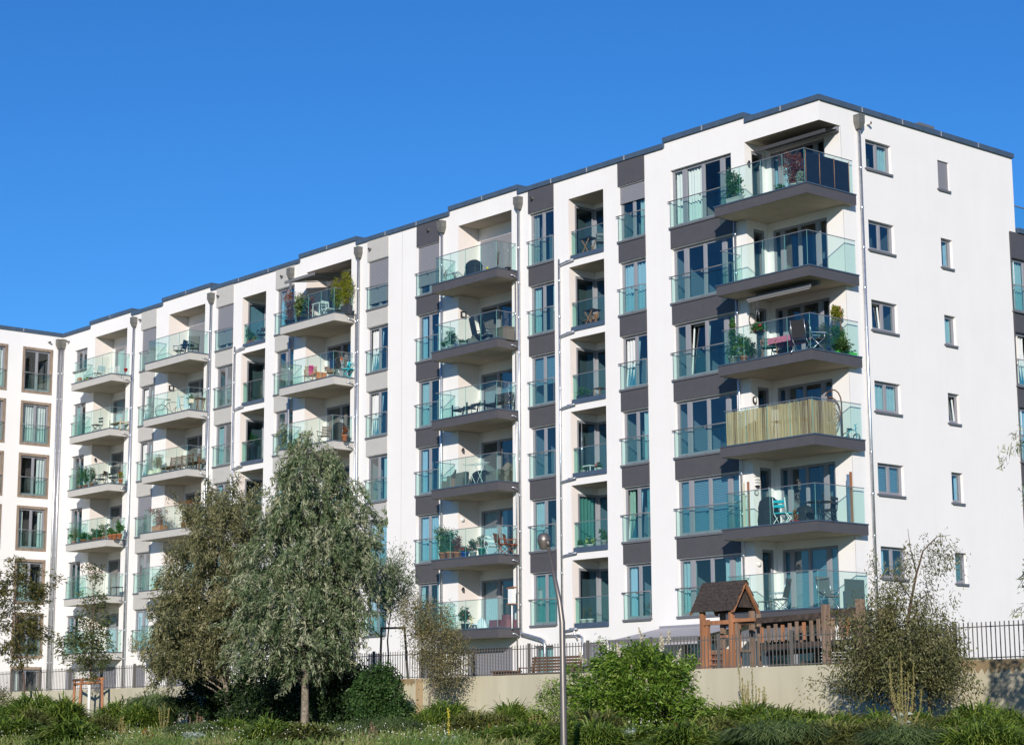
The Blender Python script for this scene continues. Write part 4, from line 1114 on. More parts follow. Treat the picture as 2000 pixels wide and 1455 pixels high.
# ---------------------------------------------------------------- ornamental grass
def grass_mesh(seed, n=1500, h=1.0, w=1.0, arch=1.0, bw=.012, mtl=L_GRASS):
    rs = np.random.RandomState(seed); K = 4
    V = np.empty((n * K, 4, 3)); tone = np.empty(n * K)
    a = rs.uniform(0, 2 * np.pi, n); q = rs.rand(n) ** .6; r0 = q * .30 * w
    hh = h * rs.uniform(.72, 1.0, n) * (1 - .18 * q * min(arch, 1)); reach = (.06 + .40 * q * rs.uniform(.5, 1.1, n)) * w * arch
    wild = rs.rand(n) < .03; hh[wild] *= 1.22
    tw = rs.normal(size=n) * .9
    base = np.stack([r0 * np.cos(a), r0 * np.sin(a), np.zeros(n)], 1)
    def P(t):
        rr = reach * (t ** 1.6) * (1 + .25 * np.sin(tw * 9)); aa = a + tw * t * t
        z = hh * np.sin(np.pi * (.52 + .34 * min(arch, 1.2) * q) * t) * (1 if arch > .5 else 1)
        return base + np.stack([np.cos(aa) * rr, np.sin(aa) * rr, z], 1)
    side = np.stack([-np.sin(a), np.cos(a), rs.normal(size=n) * .3], 1); tt = rs.rand(n)
    ts = [0, .32, .6, .82, 1.0]; wd = [bw, bw, bw * .9, bw * .6, bw * .1]
    for i in range(K):
        p, q2 = P(ts[i]), P(ts[i + 1])
        V[i * n:(i + 1) * n, 0] = p - side * wd[i]; V[i * n:(i + 1) * n, 1] = p + side * wd[i]
        V[i * n:(i + 1) * n, 2] = q2 + side * wd[i + 1]; V[i * n:(i + 1) * n, 3] = q2 - side * wd[i + 1]
        tone[i * n:(i + 1) * n] = tt * .45 + i * .155 - .05  # brownish blade bases, darkened further to paint shade between the clumps
    return quads_mesh('blades', V, tone, mtl)
def mound_mesh(seed, n=5200, bw=.0075, mtl=L_GRASS, ln=.30):
    '''rounded clump: blades leave a dome outwards, bend over and hang'''
    rs = np.random.RandomState(seed); K = 4
    V = np.empty((n * K, 4, 3)); tone = np.empty(n * K)
    a = rs.uniform(0, 2 * np.pi, n); e = np.arccos(1 - rs.rand(n) * .98)      # 0 = top, pi/2 = rim
    lump = 1 + .10 * np.sin(2 * a + seed) + .08 * np.sin(3 * a + 2.3 * seed) + rs.normal(size=n) * .05
    st = .80 * rs.uniform(.55, 1.0, n) * lump
    base = np.stack([np.sin(e) * np.cos(a) * .42 * st, np.sin(e) * np.sin(a) * .42 * st, np.cos(e) * .72 * st], 1)
    d = np.stack([np.sin(e) * np.cos(a) * .9, np.sin(e) * np.sin(a) * .9, np.cos(e) * 1.0 + .55], 1) + rs.normal(size=(n, 3)) * .28
    d /= np.linalg.norm(d, axis=1, keepdims=True); L = ln * rs.uniform(.45, 1.25, n); L[rs.rand(n) < .03] *= 1.5
    drop = rs.uniform(.35, .95, n)
    def P(t):
        return base + d * (L * t)[:, None] + np.stack([np.zeros(n), np.zeros(n), -drop * L * t * t * 1.05], 1)
    side = np.cross(d, rs.normal(size=(n, 3)) * .4 + np.array([0, 0, 1.0])); side /= np.linalg.norm(side, axis=1, keepdims=True) + 1e-9; tt = rs.rand(n)
    patch = .18 * np.sin(4 * a + seed) * np.sin(3 * e + seed)
    ts = [0, .3, .58, .82, 1.0]; wd = [bw, bw * 1.1, bw, bw * .7, bw * .1]
    for i in range(K):
        p, q2 = P(ts[i]), P(ts[i + 1])
        V[i * n:(i + 1) * n, 0] = p - side * wd[i]; V[i * n:(i + 1) * n, 1] = p + side * wd[i]
        V[i * n:(i + 1) * n, 2] = q2 + side * wd[i + 1]; V[i * n:(i + 1) * n, 3] = q2 - side * wd[i + 1]
        tone[i * n:(i + 1) * n] = tt * .5 + i * .12 + patch  # darker at the blade base: own brown plus painted shade of the gaps
    V[:, :, 2] = np.maximum(V[:, :, 2], -.05)
    return quads_mesh('blades', V, tone, mtl)
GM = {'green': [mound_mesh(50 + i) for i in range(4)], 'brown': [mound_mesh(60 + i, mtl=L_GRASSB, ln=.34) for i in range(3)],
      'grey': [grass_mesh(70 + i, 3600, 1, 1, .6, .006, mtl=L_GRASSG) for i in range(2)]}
gr_i = 0
GADJ = {'green': 'bright green arching', 'brown': 'brownish green drooping', 'grey': 'upright grey green'}
def grass(px, Y, wpx, topy, kind, label):
    global gr_i
    b = basept(px, Y); d = (Vector(b) - Vector(CAM)).dot(CW)
    w = wpx * d / FPX; h = atY(px, topy, Y).z - b[2]
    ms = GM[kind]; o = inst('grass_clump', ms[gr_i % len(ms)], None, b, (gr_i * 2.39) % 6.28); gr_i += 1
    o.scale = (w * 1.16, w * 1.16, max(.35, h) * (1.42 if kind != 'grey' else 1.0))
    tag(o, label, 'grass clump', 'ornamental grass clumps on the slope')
GR = [(70, -19.5, 130, 1352, 'green', 'big bright green grass clump at far left behind the daisies'), (125, -19.3, 130, 1360, 'green', 'bright green grass clump left of the staked rowan'),
      (60, -23, 120, 1385, 'brown', 'drooping brownish grass clump nearest the left edge'), (5, -20, 90, 1375, 'green', 'green grass clump cut by the left edge'),
      (235, -19.2, 130, 1366, 'green', 'rounded green grass clump just right of the staked rowan'), (270, -19.6, 120, 1372, 'green', 'second rounded green grass clump right of the staked rowan'), (305, -18.4, 110, 1352, 'grey', 'feathery pale topped grass clump before the wall left of the dark shrub'),
      (200, -23, 90, 1395, 'brown', 'low brownish grass in front of the rounded green clumps'), (455, -21.5, 110, 1402, 'green', 'low green grass at the foot of the left pale trunk'),
      (760, -22.5, 130, 1402, 'grey', 'wide upright grey green grass below the round dark shrub'), (700, -23, 90, 1410, 'grey', 'grey green grass with arching seed heads right of the thick trunk'),
      (870, -19.6, 130, 1366, 'green', 'tall bright green grass clump under the bronze leaved tree'), (840, -20.2, 90, 1380, 'green', 'green grass clump left under the bronze leaved tree'),
      (925, -22.5, 120, 1388, 'brown', 'reddish brown grass clump left of the lamp'), (970, -22, 90, 1392, 'brown', 'second reddish brown grass clump left of the lamp'), (1000, -19.5, 100, 1368, 'green', 'bright green grass clump before the plain wall left of the lamp'),
      (1050, -20, 70, 1382, 'green', 'narrow green grass clump left beside the lamp pole'), (1165, -23.5, 150, 1386, 'brown', 'drooping grass clump directly right of the lamp pole'), (1085, -24.0, 70, 1405, 'brown', 'grass tuft at the foot of the lamp pole'),
      (1330, -19.4, 120, 1380, 'green', 'green grass clump right under the butterfly bush'), (1400, -18.8, 140, 1376, 'green', 'green grass clump before the wall below the play tower'), (1470, -19.0, 140, 1368, 'green', 'tall green grass clump around the mullein before the wall'),
      (1390, -22.5, 150, 1400, 'brown', 'wide brownish grass clump in front below the play tower'), (1530, -18.8, 130, 1378, 'green', 'green grass clump right of the wall mullein'), (1590, -19.2, 130, 1385, 'green', 'green grass clump left of the tree shadow on the wall'),
      (1560, -22.5, 170, 1402, 'green', 'broad green grass clump in front at the middle right'), (1480, -24, 130, 1420, 'grey', 'grey green grass in the very front at middle right'), (1650, -19.0, 110, 1392, 'brown', 'brownish grass clump within the tree shadow'),
      (1715, -19.6, 110, 1386, 'green', 'green grass clump left of the stakes under the small tree'), (1660, -23, 140, 1415, 'brown', 'drooping brownish grass in front of the shadowed clump'), (1800, -19.4, 100, 1388, 'green', 'green grass clump between the stakes under the small tree'),
      (1730, -24, 120, 1425, 'grey', 'pale grey green grass below the tall mullein'), (1855, -20.5, 130, 1398, 'brown', 'brownish grass clump right of the tall mullein'), (1905, -19.4, 150, 1370, 'green', 'highest green grass clump near the right edge'),
      (1965, -20.5, 140, 1382, 'green', 'green grass clump at the right edge'), (1900, -24, 150, 1420, 'brown', 'drooping brown grass in the lower right corner'), (1985, -24, 120, 1415, 'green', 'green grass in the extreme lower right corner'),
      (1800, -23.5, 120, 1412, 'brown', 'brown green grass right behind the tall mullein foot'), (1240, -24.5, 110, 1425, 'green', 'low green grass in front of the butterfly bush'), (380, -23, 110, 1412, 'grey', 'grey green herb like grass left of the left pale trunk'),
      (560, -22.5, 120, 1420, 'green', 'low shaded grass left of the thick trunk'), (640, -23, 100, 1424, 'green', 'low shaded grass right of the thick trunk')]
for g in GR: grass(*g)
# further clumps that fill the front of the slope, all of one kind to the eye
frs = random.Random(8); fi = mi = 0
FRL = ['left of the lamp foot', 'at the lamp foot', 'just right of the lamp foot', 'left of the silvery spire', 'right of the silvery spire', 'left of the withered rusty plant', 'right of the withered rusty plant',
       'below the left edge of the play tower', 'below the play tower steps', 'below the wall mullein', 'below the middle of the play bridge', 'below the right end of the play bridge', 'below the left side of the olive tree crown', 'left of the tall mullein foot',
       'at the tall mullein foot', 'right of the tall mullein foot', 'below the right side of the olive tree crown', 'second from the right edge', 'nearest the right edge', 'in the lower left corner', 'below the staked rowan', 'left of the thick trunk', 'right of the thick trunk']
MRL = ['under the right half of the butterfly bush', 'below the play tower slide', 'below the play tower posts', 'just left of the wall mullein', 'right of the wall mullein', 'left of the tree shadow on the wall', 'inside the tree shadow on the wall', 'left of the stakes', 'between stakes and right edge', 'near the right edge', 'at the right edge']
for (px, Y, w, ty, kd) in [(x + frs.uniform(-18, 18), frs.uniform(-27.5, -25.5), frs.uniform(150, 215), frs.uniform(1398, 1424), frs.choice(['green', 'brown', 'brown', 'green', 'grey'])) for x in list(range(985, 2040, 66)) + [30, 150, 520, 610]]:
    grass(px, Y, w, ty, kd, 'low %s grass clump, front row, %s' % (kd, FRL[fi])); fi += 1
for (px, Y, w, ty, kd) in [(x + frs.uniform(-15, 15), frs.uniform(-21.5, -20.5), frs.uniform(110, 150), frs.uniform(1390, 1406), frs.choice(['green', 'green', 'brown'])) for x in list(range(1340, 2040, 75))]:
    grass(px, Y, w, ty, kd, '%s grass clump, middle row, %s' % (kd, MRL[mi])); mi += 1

# meadow in front: herbs, small white daisies
rs = np.random.RandomState(77)
def meadow(n, y0, y1, hmin, hmax, mtl, name, label_kind='stuff', size=(.10, .016), x0=-6, x1=34, tonev=None):
    # a strip seen across the whole frame
    px = rs.uniform(-60, 2060, n); Y = rs.uniform(y0, y1, n)
    P = np.empty((n, 3)); 
    for i in range(n):
        d = CR * ((px[i] - 1000) / FPX) + CW; t = (Y[i] - CAM[1]) / d.y; P[i] = (CAM[0] + d.x * t, Y[i], 0)
    P[:, 2] = -1.22 - .036 * np.clip(-16.2 - P[:, 1], 0, 40) + rs.uniform(hmin, hmax, n)
    return P
P = meadow(90000, -29, -17.2, 0.0, .42, None, ''); P[:, 2] -= np.where((P[:, 0] - CAM[0]) / (P[:, 1] - CAM[1]) > -1.14, .22, 0.0)
D = rs.normal(size=P.shape) * .45; D[:, 2] += 1
patch = .5 + .25 * np.sin(P[:, 0] * 1.3 + 2 * np.sin(P[:, 1] * .9)) + rs.normal(size=len(P)) * .16
tag(inst('meadow_herbs', leaf_mesh('meadow_herbs', P, D, rs.uniform(.06, .20, len(P)), rs.uniform(.012, .028, len(P)), patch, L_MEAD, rs)), kind='stuff')
P = meadow(5200, -28, -20, .38, .58, None, '')
keep = (np.sin(P[:, 0] * 1.1 + 1.0) + .5 * np.sin(P[:, 0] * .43 + P[:, 1]) > .25) & (P[:, 0] < 16)
P = P[keep]
tag(inst('daisies', leaf_mesh('daisies', P, rs.normal(size=P.shape), .032, .032, rs.rand(len(P)), F_WHITE, rs)), kind='stuff')

# mullein and other single plants
def mullein(px, Y, topy, stems, spread, label, seed, mtl=F_SPIKE, leafm=L_SILV, rosette=True, name='mullein'):
    r = np.random.RandomState(seed); b = basept(px, Y); H = atY(px, topy, Y).z - b[2]
    t = empty(name, b, 0, label, 'plant'); m = MB(); Ps = []; Ds = []
    for i in range(stems):
        a = r.uniform(0, 6.28); s = spread * r.uniform(.2, 1) * (0 if i == 0 else 1); h = H * (1 if i == 0 else r.uniform(.55, .95))
        pts = [(0, 0, 0), (s * .5 * math.cos(a), s * .5 * math.sin(a), h * .38), (s * math.cos(a), s * math.sin(a), h * .66), (s * 1.08 * math.cos(a), s * 1.08 * math.sin(a), h)]
        m.tube(pts, [.014, .011, .009, .004], n=5, caps=False)
        q0, q1 = np.array(pts[2]), np.array(pts[3]); qa = np.array(pts[1])
        for (u, v, nn) in ((q0, q1, 70), (qa, q0, 40)):
            tt = r.rand(nn)[:, None]; Ps.append(u * (1 - tt) + v * tt + r.normal(size=(nn, 3)) * .012); Ds.append(r.normal(size=(nn, 3)) + np.array([0, 0, .5]))
    P_ = np.concatenate(Ps); D_ = np.concatenate(Ds)
    m.build('stem', mat('plant_stem', (.20, .17, .07), .8), t)
    inst('flower_spike', leaf_mesh('flower_spike', P_, D_, .034, .022, r.rand(len(P_)), mtl, r), t)
    if rosette:
        n = 60; a = r.uniform(0, 6.28, n); rr = r.uniform(.04, .16, n); P2 = np.stack([rr * np.cos(a), rr * np.sin(a), r.uniform(.1, H * .38, n)], 1)
        D2 = np.stack([np.cos(a), np.sin(a), r.uniform(-.2, .6, n)], 1)
        inst('leaf', leaf_mesh('leaf', P2, D2, .18, .06, r.rand(n), leafm, r), t)
mullein(1765, -22.6, 1272, 15, .34, 'tallest branched dry mullein in front of the stakes of the small tree', 1)
mullein(1472, -17.2, 1290, 12, .36, 'branched yellowish mullein against the retaining wall below the play tower', 2, rosette=False)
mullein(1040, -24, 1388, 9, .20, 'dry branched mullein just left of the lamp pole', 3)
mullein(955, -25, 1412, 8, .22, 'rust coloured dry mullein in front of the reddish grass', 4, mtl=L_ORNG)
mullein(240, -24, 1398, 8, .20, 'group of pale dry mullein spikes before the rounded green clumps', 5)
mullein(320, -20.5, 1372, 6, .28, 'slender dry mullein with curved stems before the feathery grass', 6, rosette=False)
mullein(385, -21, 1390, 6, .24, 'dry orange stalks left of the left pale trunk', 7, mtl=L_DRY, rosette=False)
mullein(876, -25.5, 1382, 1, .05, 'single thin mullein with yellow blossoms at its foot', 8, mtl=F_YEL)
mullein(48, -25, 1408, 6, .16, 'dry mullein stalk with leafy foot near the left edge', 9)
mullein(1320, -25.5, 1410, 12, .26, 'rust and yellow withered plant below the butterfly bush', 10, mtl=L_ORNG, leafm=L_ORNG)
mullein(725, -24.5, 1410, 9, .22, 'brown dry seed stalks left in the grey green grass', 11, mtl=L_DRY, rosette=False)
mullein(285, -25, 1420, 7, .16, 'brown dry yarrow heads right of the pale mullein group', 12, mtl=L_ORNG, rosette=False)
for i, (px, w, h, lab) in enumerate([(128, .55, .40, 'silvery wormwood plant at lower left among daisies'), (1228, .25, .5, 'silvery spire of wormwood below the butterfly bush'), (375, .5, .45, 'silvery grey herb before the left pale trunk')]):
    b = basept(px, -26); o = inst('wormwood', bush_mesh('worm%d' % i, h, w, 1500, .055, L_SILV, i, 'fan'), None, b); tag(o, lab, 'plant')

# ---------------------------------------------------------------- hedge, benches and play tower on the terrace
def boxhedge(x0, x1, y, h, label):
    r = np.random.RandomState(int(abs(x0) * 10)); n = int((x1 - x0) * 2600)
    P = np.stack([r.uniform(x0, x1, n), y + r.uniform(-.22, .22, n), .02 + h * r.rand(n) ** .6], 1)
    o = inst('hedge', leaf_mesh('hedge', P - np.array([x0, y, .02]), r.normal(size=(n, 3)), .05, .03, r.rand(n), L_MID, r), None, (x0, y, .02)); tag(o, label, 'hedge')
boxhedge(1.2, 6.0, -13.2, .62, 'low clipped green hedge behind the fence right of the slatted bench')
boxhedge(7.6, 14, -11.0, .55, 'low green hedge under the play bridge')
def slat_bench(loc, w, rz, label, mtl=BENCHM, name='bench', scale=1.0, legm=None):
    t = empty(name, loc, rz, label, 'bench'); t.scale = (scale,) * 3
    for i in range(5):
        m = MB(); m.box(0, w, .02 + i * .09, .09 + i * .09, .43, .455); m.build('seat_slat', mtl, t)
    for i in range(5):
        z = .52 + i * .085; m = MB(); m.box(0, w, .50 + i * .018, .52 + i * .018, z, z + .065); m.build('back_slat', mtl, t)
    for x in (.06, w - .10):
        m = MB(); m.box(x, x + .05, .0, .50, .38, .43); m.box(x, x + .05, .02, .07, 0, .38); m.obox((x + .025, .46, 0), (x + .025, .62, .95), .05, .05); m.box(x, x + .05, .0, .52, .60, .63); m.box(x, x + .05, .0, .05, .43, .60)
        m.build('leg_frame', legm or mtl, t)
    return t
q = atY(1000, 1300, -14.2); slat_bench((q.x, -14.0, .02), 2.15, 0, 'brown slatted bench behind the fence left of the lamp pole')
m = MB(); q = atY(962, 1310, -14.2); t = empty('bench_table', (q.x, -14.3, .02), 0, 'low brown timber table end left of the slatted bench', 'table')
for i in range(4): m = MB(); m.box(0, .8, i * .14, .12 + i * .14, .50, .54); m.build('table_plank', BENCHM, t)
m = MB(); m.box(.08, .16, .04, .5, 0, .5); m.box(.64, .72, .04, .5, 0, .5); m.build('leg', BENCHM, t)

# play tower: posts, gabled plank roof, steps, rails; bridge with hanging boards
PY = -12.0
PT = empty('play_tower', (5.37, PY, .02), 0, 'wooden play tower with a dark gabled roof behind the fence', 'play tower')
def pbox(nm, mt, x0, x1, y0, y1, z0, z1): m = MB(); m.box(x0, x1, y0, y1, z0, z1); return m.build(nm, mt, PT)
ztop = 2.03
for (x, y) in ((0, 0), (1.08, 0), (0.02, .78), (1.10, .78)):
    pbox('post', WOODO if y == 0 else WOODG, x - .06, x + .06, y - .06, y + .06, 0, ztop)
for (x, y) in ((.17, .02), (1.24, .05), (1.50, .62), (.82, .55)):
    pbox('side_post', WOODG if x > 1.2 else WOODO, x - .045, x + .045, y - .045, y + .045, 0, ztop - .22 if x < 1.4 else ztop - .10)
pbox('beam', WOODO, .062, 1.018, -.045, .045, 1.66, 1.77); pbox('beam', WOODO, 1.142, 1.9, -.03, .05, 1.70, 1.79); pbox('beam', WOODO, .082, 1.038, .74, .82, 1.66, 1.78)
pbox('platform', WOODG, -.03, 1.14, .065, .71, .92, .98)
for i in range(6): pbox('step', WOODO, .24, .86, -.10 + i * .02, .04 + i * .02, .12 + i * .15, .155 + i * .15)
pbox('step_riser', mat('red_brown_board', (.13, .045, .025), .8, noise=.3, nscale=9), .24, .86, .09, .11, .05, .92)
for x in (.22, .87): pbox('step_side', WOODO, x - .03, x + .02, -.12, .06, 0, 1.0)
pbox('grip', WOODO, .6, .95, -.02, .03, 1.30, 1.37)
m = MB(); m.obox((-.1, .3, .95), (-.75, .3, .1), .4, .04); m.build('slide', WOODG, PT)
# roof: ridge runs along X, two steep slopes of overlapping boards
RZ, EZ, yr, HW = 2.83, 2.02, .39, .50
for side in (-1, 1):
    for i in range(8):
        f0, f1 = i / 8, (i + 1) / 8 + .03
        a = lambda f: (yr + side * f * HW, RZ - f * (RZ - EZ))
        (ya, za), (yb, zb) = a(f0), a(f1); lift = .018
        m = MB()
        x0, x1 = -.34 + .012 * ((i * 7) % 3), 1.30 - .016 * ((i * 5) % 3)
        yb += side * .02
        for (y, z) in ((ya, za), (yb, zb + lift)):
            m.v += [(x0, y, z), (x1, y, z), (x1, y, z + .026), (x0, y, z + .026)]
        for f in ((0, 1, 5, 4), (3, 7, 6, 2), (0, 4, 7, 3), (1, 2, 6, 5), (4, 5, 6, 7), (0, 3, 2, 1)): m.f.append(f); m.m.append(0); m.sm.append(False)
        m.build('roof_board', SHING, PT)
for x in (-.32, 1.24):
    for side in (-1, 1):
        m = MB(); m.obox((x, yr, RZ - .06), (x, yr + side * (HW + .02), EZ - .05), .035, .10, up=(1, 0, 0)); m.build('barge_board', WOODO, PT)
m = MB(); m.quad([(1.10, yr - .40, EZ + .1), (1.10, yr + .40, EZ + .1), (1.10, yr, RZ - .06)]); m.quad([(1.12, yr - .40, EZ + .1), (1.12, yr, RZ - .06), (1.12, yr + .40, EZ + .1)]); m.build('gable_board', WOODD, PT)
BRG = empty('play_bridge', (7.5, PY, .02), 0, 'wooden play bridge with hanging boards running right from the play tower', 'play bridge')
def bb(nm, mt, p, q, w, t): m = MB(); m.obox(p, q, w, t); return m.build(nm, mt, BRG)
bb('rail_log', WOODD, (-.80, .1, 1.70), (2.25, .1, 1.76), .09, .15); bb('rail_log', WOODD, (2.30, .1, 1.79), (3.45, .1, 1.84), .09, .15)
bb('foot_log', WOODD, (-.1, .1, .99), (3.2, .1, 1.06), .10, .14); bb('foot_log', WOODD, (-.4, .6, .85), (2.3, .6, .92), .10, .12)
for i in range(14):
    x = .0 + i * .245
    if abs(x - 2.25) < .1: continue
    pz = 1.52 + x * .05
    m = MB(); m.box(x - .055, x + .055, .02, .045, 1.12 + x * .02, pz + .07 * ((i % 3) - 1) * .3 + .03); m.build('hanging_board', WOODG if i % 3 else WOODO, BRG)
for i in range(9):
    x = .1 + i * .37; m = MB(); m.box(x - .05, x + .05, 1.06, 1.085, 1.0, 1.58); m.build('hanging_board', WOODG, BRG)
for (x, y, h) in ((2.25, 0, 2.02), (3.38, 0, 2.1), (3.42, 1.1, 2.0), (2.3, 1.1, 1.95), (3.75, .4, 1.85)):
    m = MB(); m.box(x - .085, x + .085, y - .085, y + .085, 0, h); m.build('post', WOODG, BRG)
m = MB(); m.box(0, 3.4, .15, 1.0, 1.0, 1.04); m.build('deck', WOODG, BRG)
for i, x in enumerate((8.2, 9.9)):
    slat_bench((x, -11.3 + .0, .02), 1.45, 0, ['dark slatted bench under the left part of the play bridge', 'dark slatted bench under the right part of the play bridge'][i])
# awnings on the ground floor
def awning(x0, x1, y0, y1, z0, z1, mt, label, arms=True, val=.14, bar=None):
    t = empty('awning', (x0, y0, z0), 0, label, 'awning'); w = x1 - x0; dy = y1 - y0; dz = z1 - z0
    m = MB(); m.box(0, w, -.06, .06, -.02, .12); m.build('cassette', SHUT, t)
    m = MB(); n = 8
    for i in range(n):
        xa, xb = w * i / n, w * (i + 1) / n; s = .0
        m.quad([(xa, -.05, .03), (xb, -.05, .03), (xb, dy, dz), (xa, dy, dz)], 0)
        m.quad([(xa, -.05, .02), (xa, dy, dz - .012), (xb, dy, dz - .012), (xb, -.05, .02)], 0)
    m.build('cloth', mt, t)
    m = MB(); m.box(-.02, w + .02, dy - .05, dy, dz - .10, dz + .03); m.build('front_bar', bar or mat('awning_bar', (.17, .165, .165), .5), t)
    if val:
        m = MB(); m.box(0.02, w - .02, dy - .03, dy - .02, dz - .10 - val, dz - .10); m.build('valance', mt, t)
    if arms:
        for x in (.25, w - .25): m = MB(); m.obox((x, -.05, -.04), (x + .35 * (1 if x < w / 2 else -1), dy * .5, dz * .6 - .08), .03, .03); m.obox((x + .35 * (1 if x < w / 2 else -1), dy * .5, dz * .6 - .08), (x, dy + .03, dz - .05), .03, .03); m.build('folding_arm', SHUT, t)
    return t
awning(-8.3, -3.9, 0, -2.6, 2.42, 1.95, AWNL, 'light grey awning opened over the ground floor right of the lamp')
awning(-30.95, -28.6, .95, -1.45, 19.62, 19.22, AWNG, 'open grey awning over the top balcony of the grey middle stack', val=0)
awning(-3.3, .0, 1.0, .30, 19.62, 19.50, mat('dark_awning_cloth', (.05, .05, .055), .9), 'half rolled dark awning under the roof of the corner loggia', arms=False, val=0, bar=MATS['dark_awning_cloth'])
awning(-3.0, -.1, -.15, -.62, FH * 5 - .60, FH * 5 - .68, AWNG, 'folded grey awning fixed below the fifth balcony of the corner stack', arms=False, val=.05)
awning(-3.3, -.6, 0, -1.6, 2.35, 2.0, AWNG, 'grey awning over the ground floor terrace of the corner stack', arms=False)

# ---------------------------------------------------------------- things on the balconies
def at(px, Y, k):
    z = FH * k - .155; v = None; py = 800
    for _ in range(3):
        v = atY(px, py, Y); pp = proj((v.x, Y, z + .4)); py = pp[1]
    return (v.x, Y, z)
def pot_prof(r, h): return [(0, 0), (r * .72, 0), (r * .98, h * .86), (r * 1.06, h * .86), (r * 1.06, h), (r * .92, h), (r * .90, h * .88), (0, h * .88)]
def potted(loc, r, h, pm, pk, ph, pw, pl, leaf, label, n=420, shape='ball', seed=1, square=False, flowers=None, stem=True, droop=0.0, ball=False, fn=10):
    t = empty('potted_plant', loc, 0, label, 'potted plant')
    m = MB()
    if square:
        m.box(-r, r, -r * .45, r * .45, 0, h); m.box(-r * 1.03, r * 1.03, -r * .48, r * .48, h - .03, h + .012)
    elif ball: m.lathe([(0, 0), (r * .6, 0), (r, h * .4), (r * 1.0, h * .6), (r * .72, h), (r * .62, h), (0, h * .9)], n=16)
    else: m.lathe(pot_prof(r, h), n=16)
    m.build('pot', pm, t)
    if stem:
        m = MB(); rr = random.Random(seed)
        for i in range(5): m.tube([(0, 0, h * .8), (rr.uniform(-.3, .3) * pw * .5, rr.uniform(-.3, .3) * pw * .5, h + ph * .45), (rr.uniform(-.5, .5) * pw * .7, rr.uniform(-.5, .5) * pw * .5, h + ph * .85)], [.010, .008, .004], n=5, caps=False)
        m.build('stem', BARKD, t)
    inst('foliage', bush_mesh(pk.name + shape, ph, pw, int(n * 2.4), pl * 1.25, pk, seed, shape, droop), t, (0, 0, h * .9 if ph > .5 else h * .8))
    if flowers: f = blossoms(t, ph * .8, pw * .8, fn, .09, flowers, seed); f.location = (0, 0, h)
    return t
def table(loc, w, d, h, label, top=BLACKM, legm=BLACKM, kind='straight', rz=0, cloth=None, rnd=False):
    t = empty('table', loc, rz, label, 'table')
    m = MB()
    if rnd: m.lathe([(0, h - .025), (w / 2, h - .025), (w / 2, h), (0, h)], n=24)
    else: m.box(-w / 2, w / 2, -d / 2, d / 2, h - .03, h)
    m.build('table_top', top, t)
    if kind == 'x':
        for y in (-d * .4, d * .4):
            m = MB(); m.obox((-w * .38, y, 0), (w * .38, y, h - .03), .035, .025, up=(0, 1, 0)); m.build('leg', legm, t)
            m = MB(); m.obox((w * .38, y + .03, 0), (-w * .38, y + .03, h - .03), .035, .025, up=(0, 1, 0)); m.build('leg', legm, t)
    else:
        for sx in (-1, 1):
            for sy in (-1, 1):
                m = MB(); r = .8 if rnd else .92
                m.tube([(sx * w * .5 * r, sy * d * .5 * r, 0), (sx * w * .5 * (r - .1), sy * d * .5 * (r - .1), h - .03)], .017, n=6); m.build('leg', legm, t)
    return t
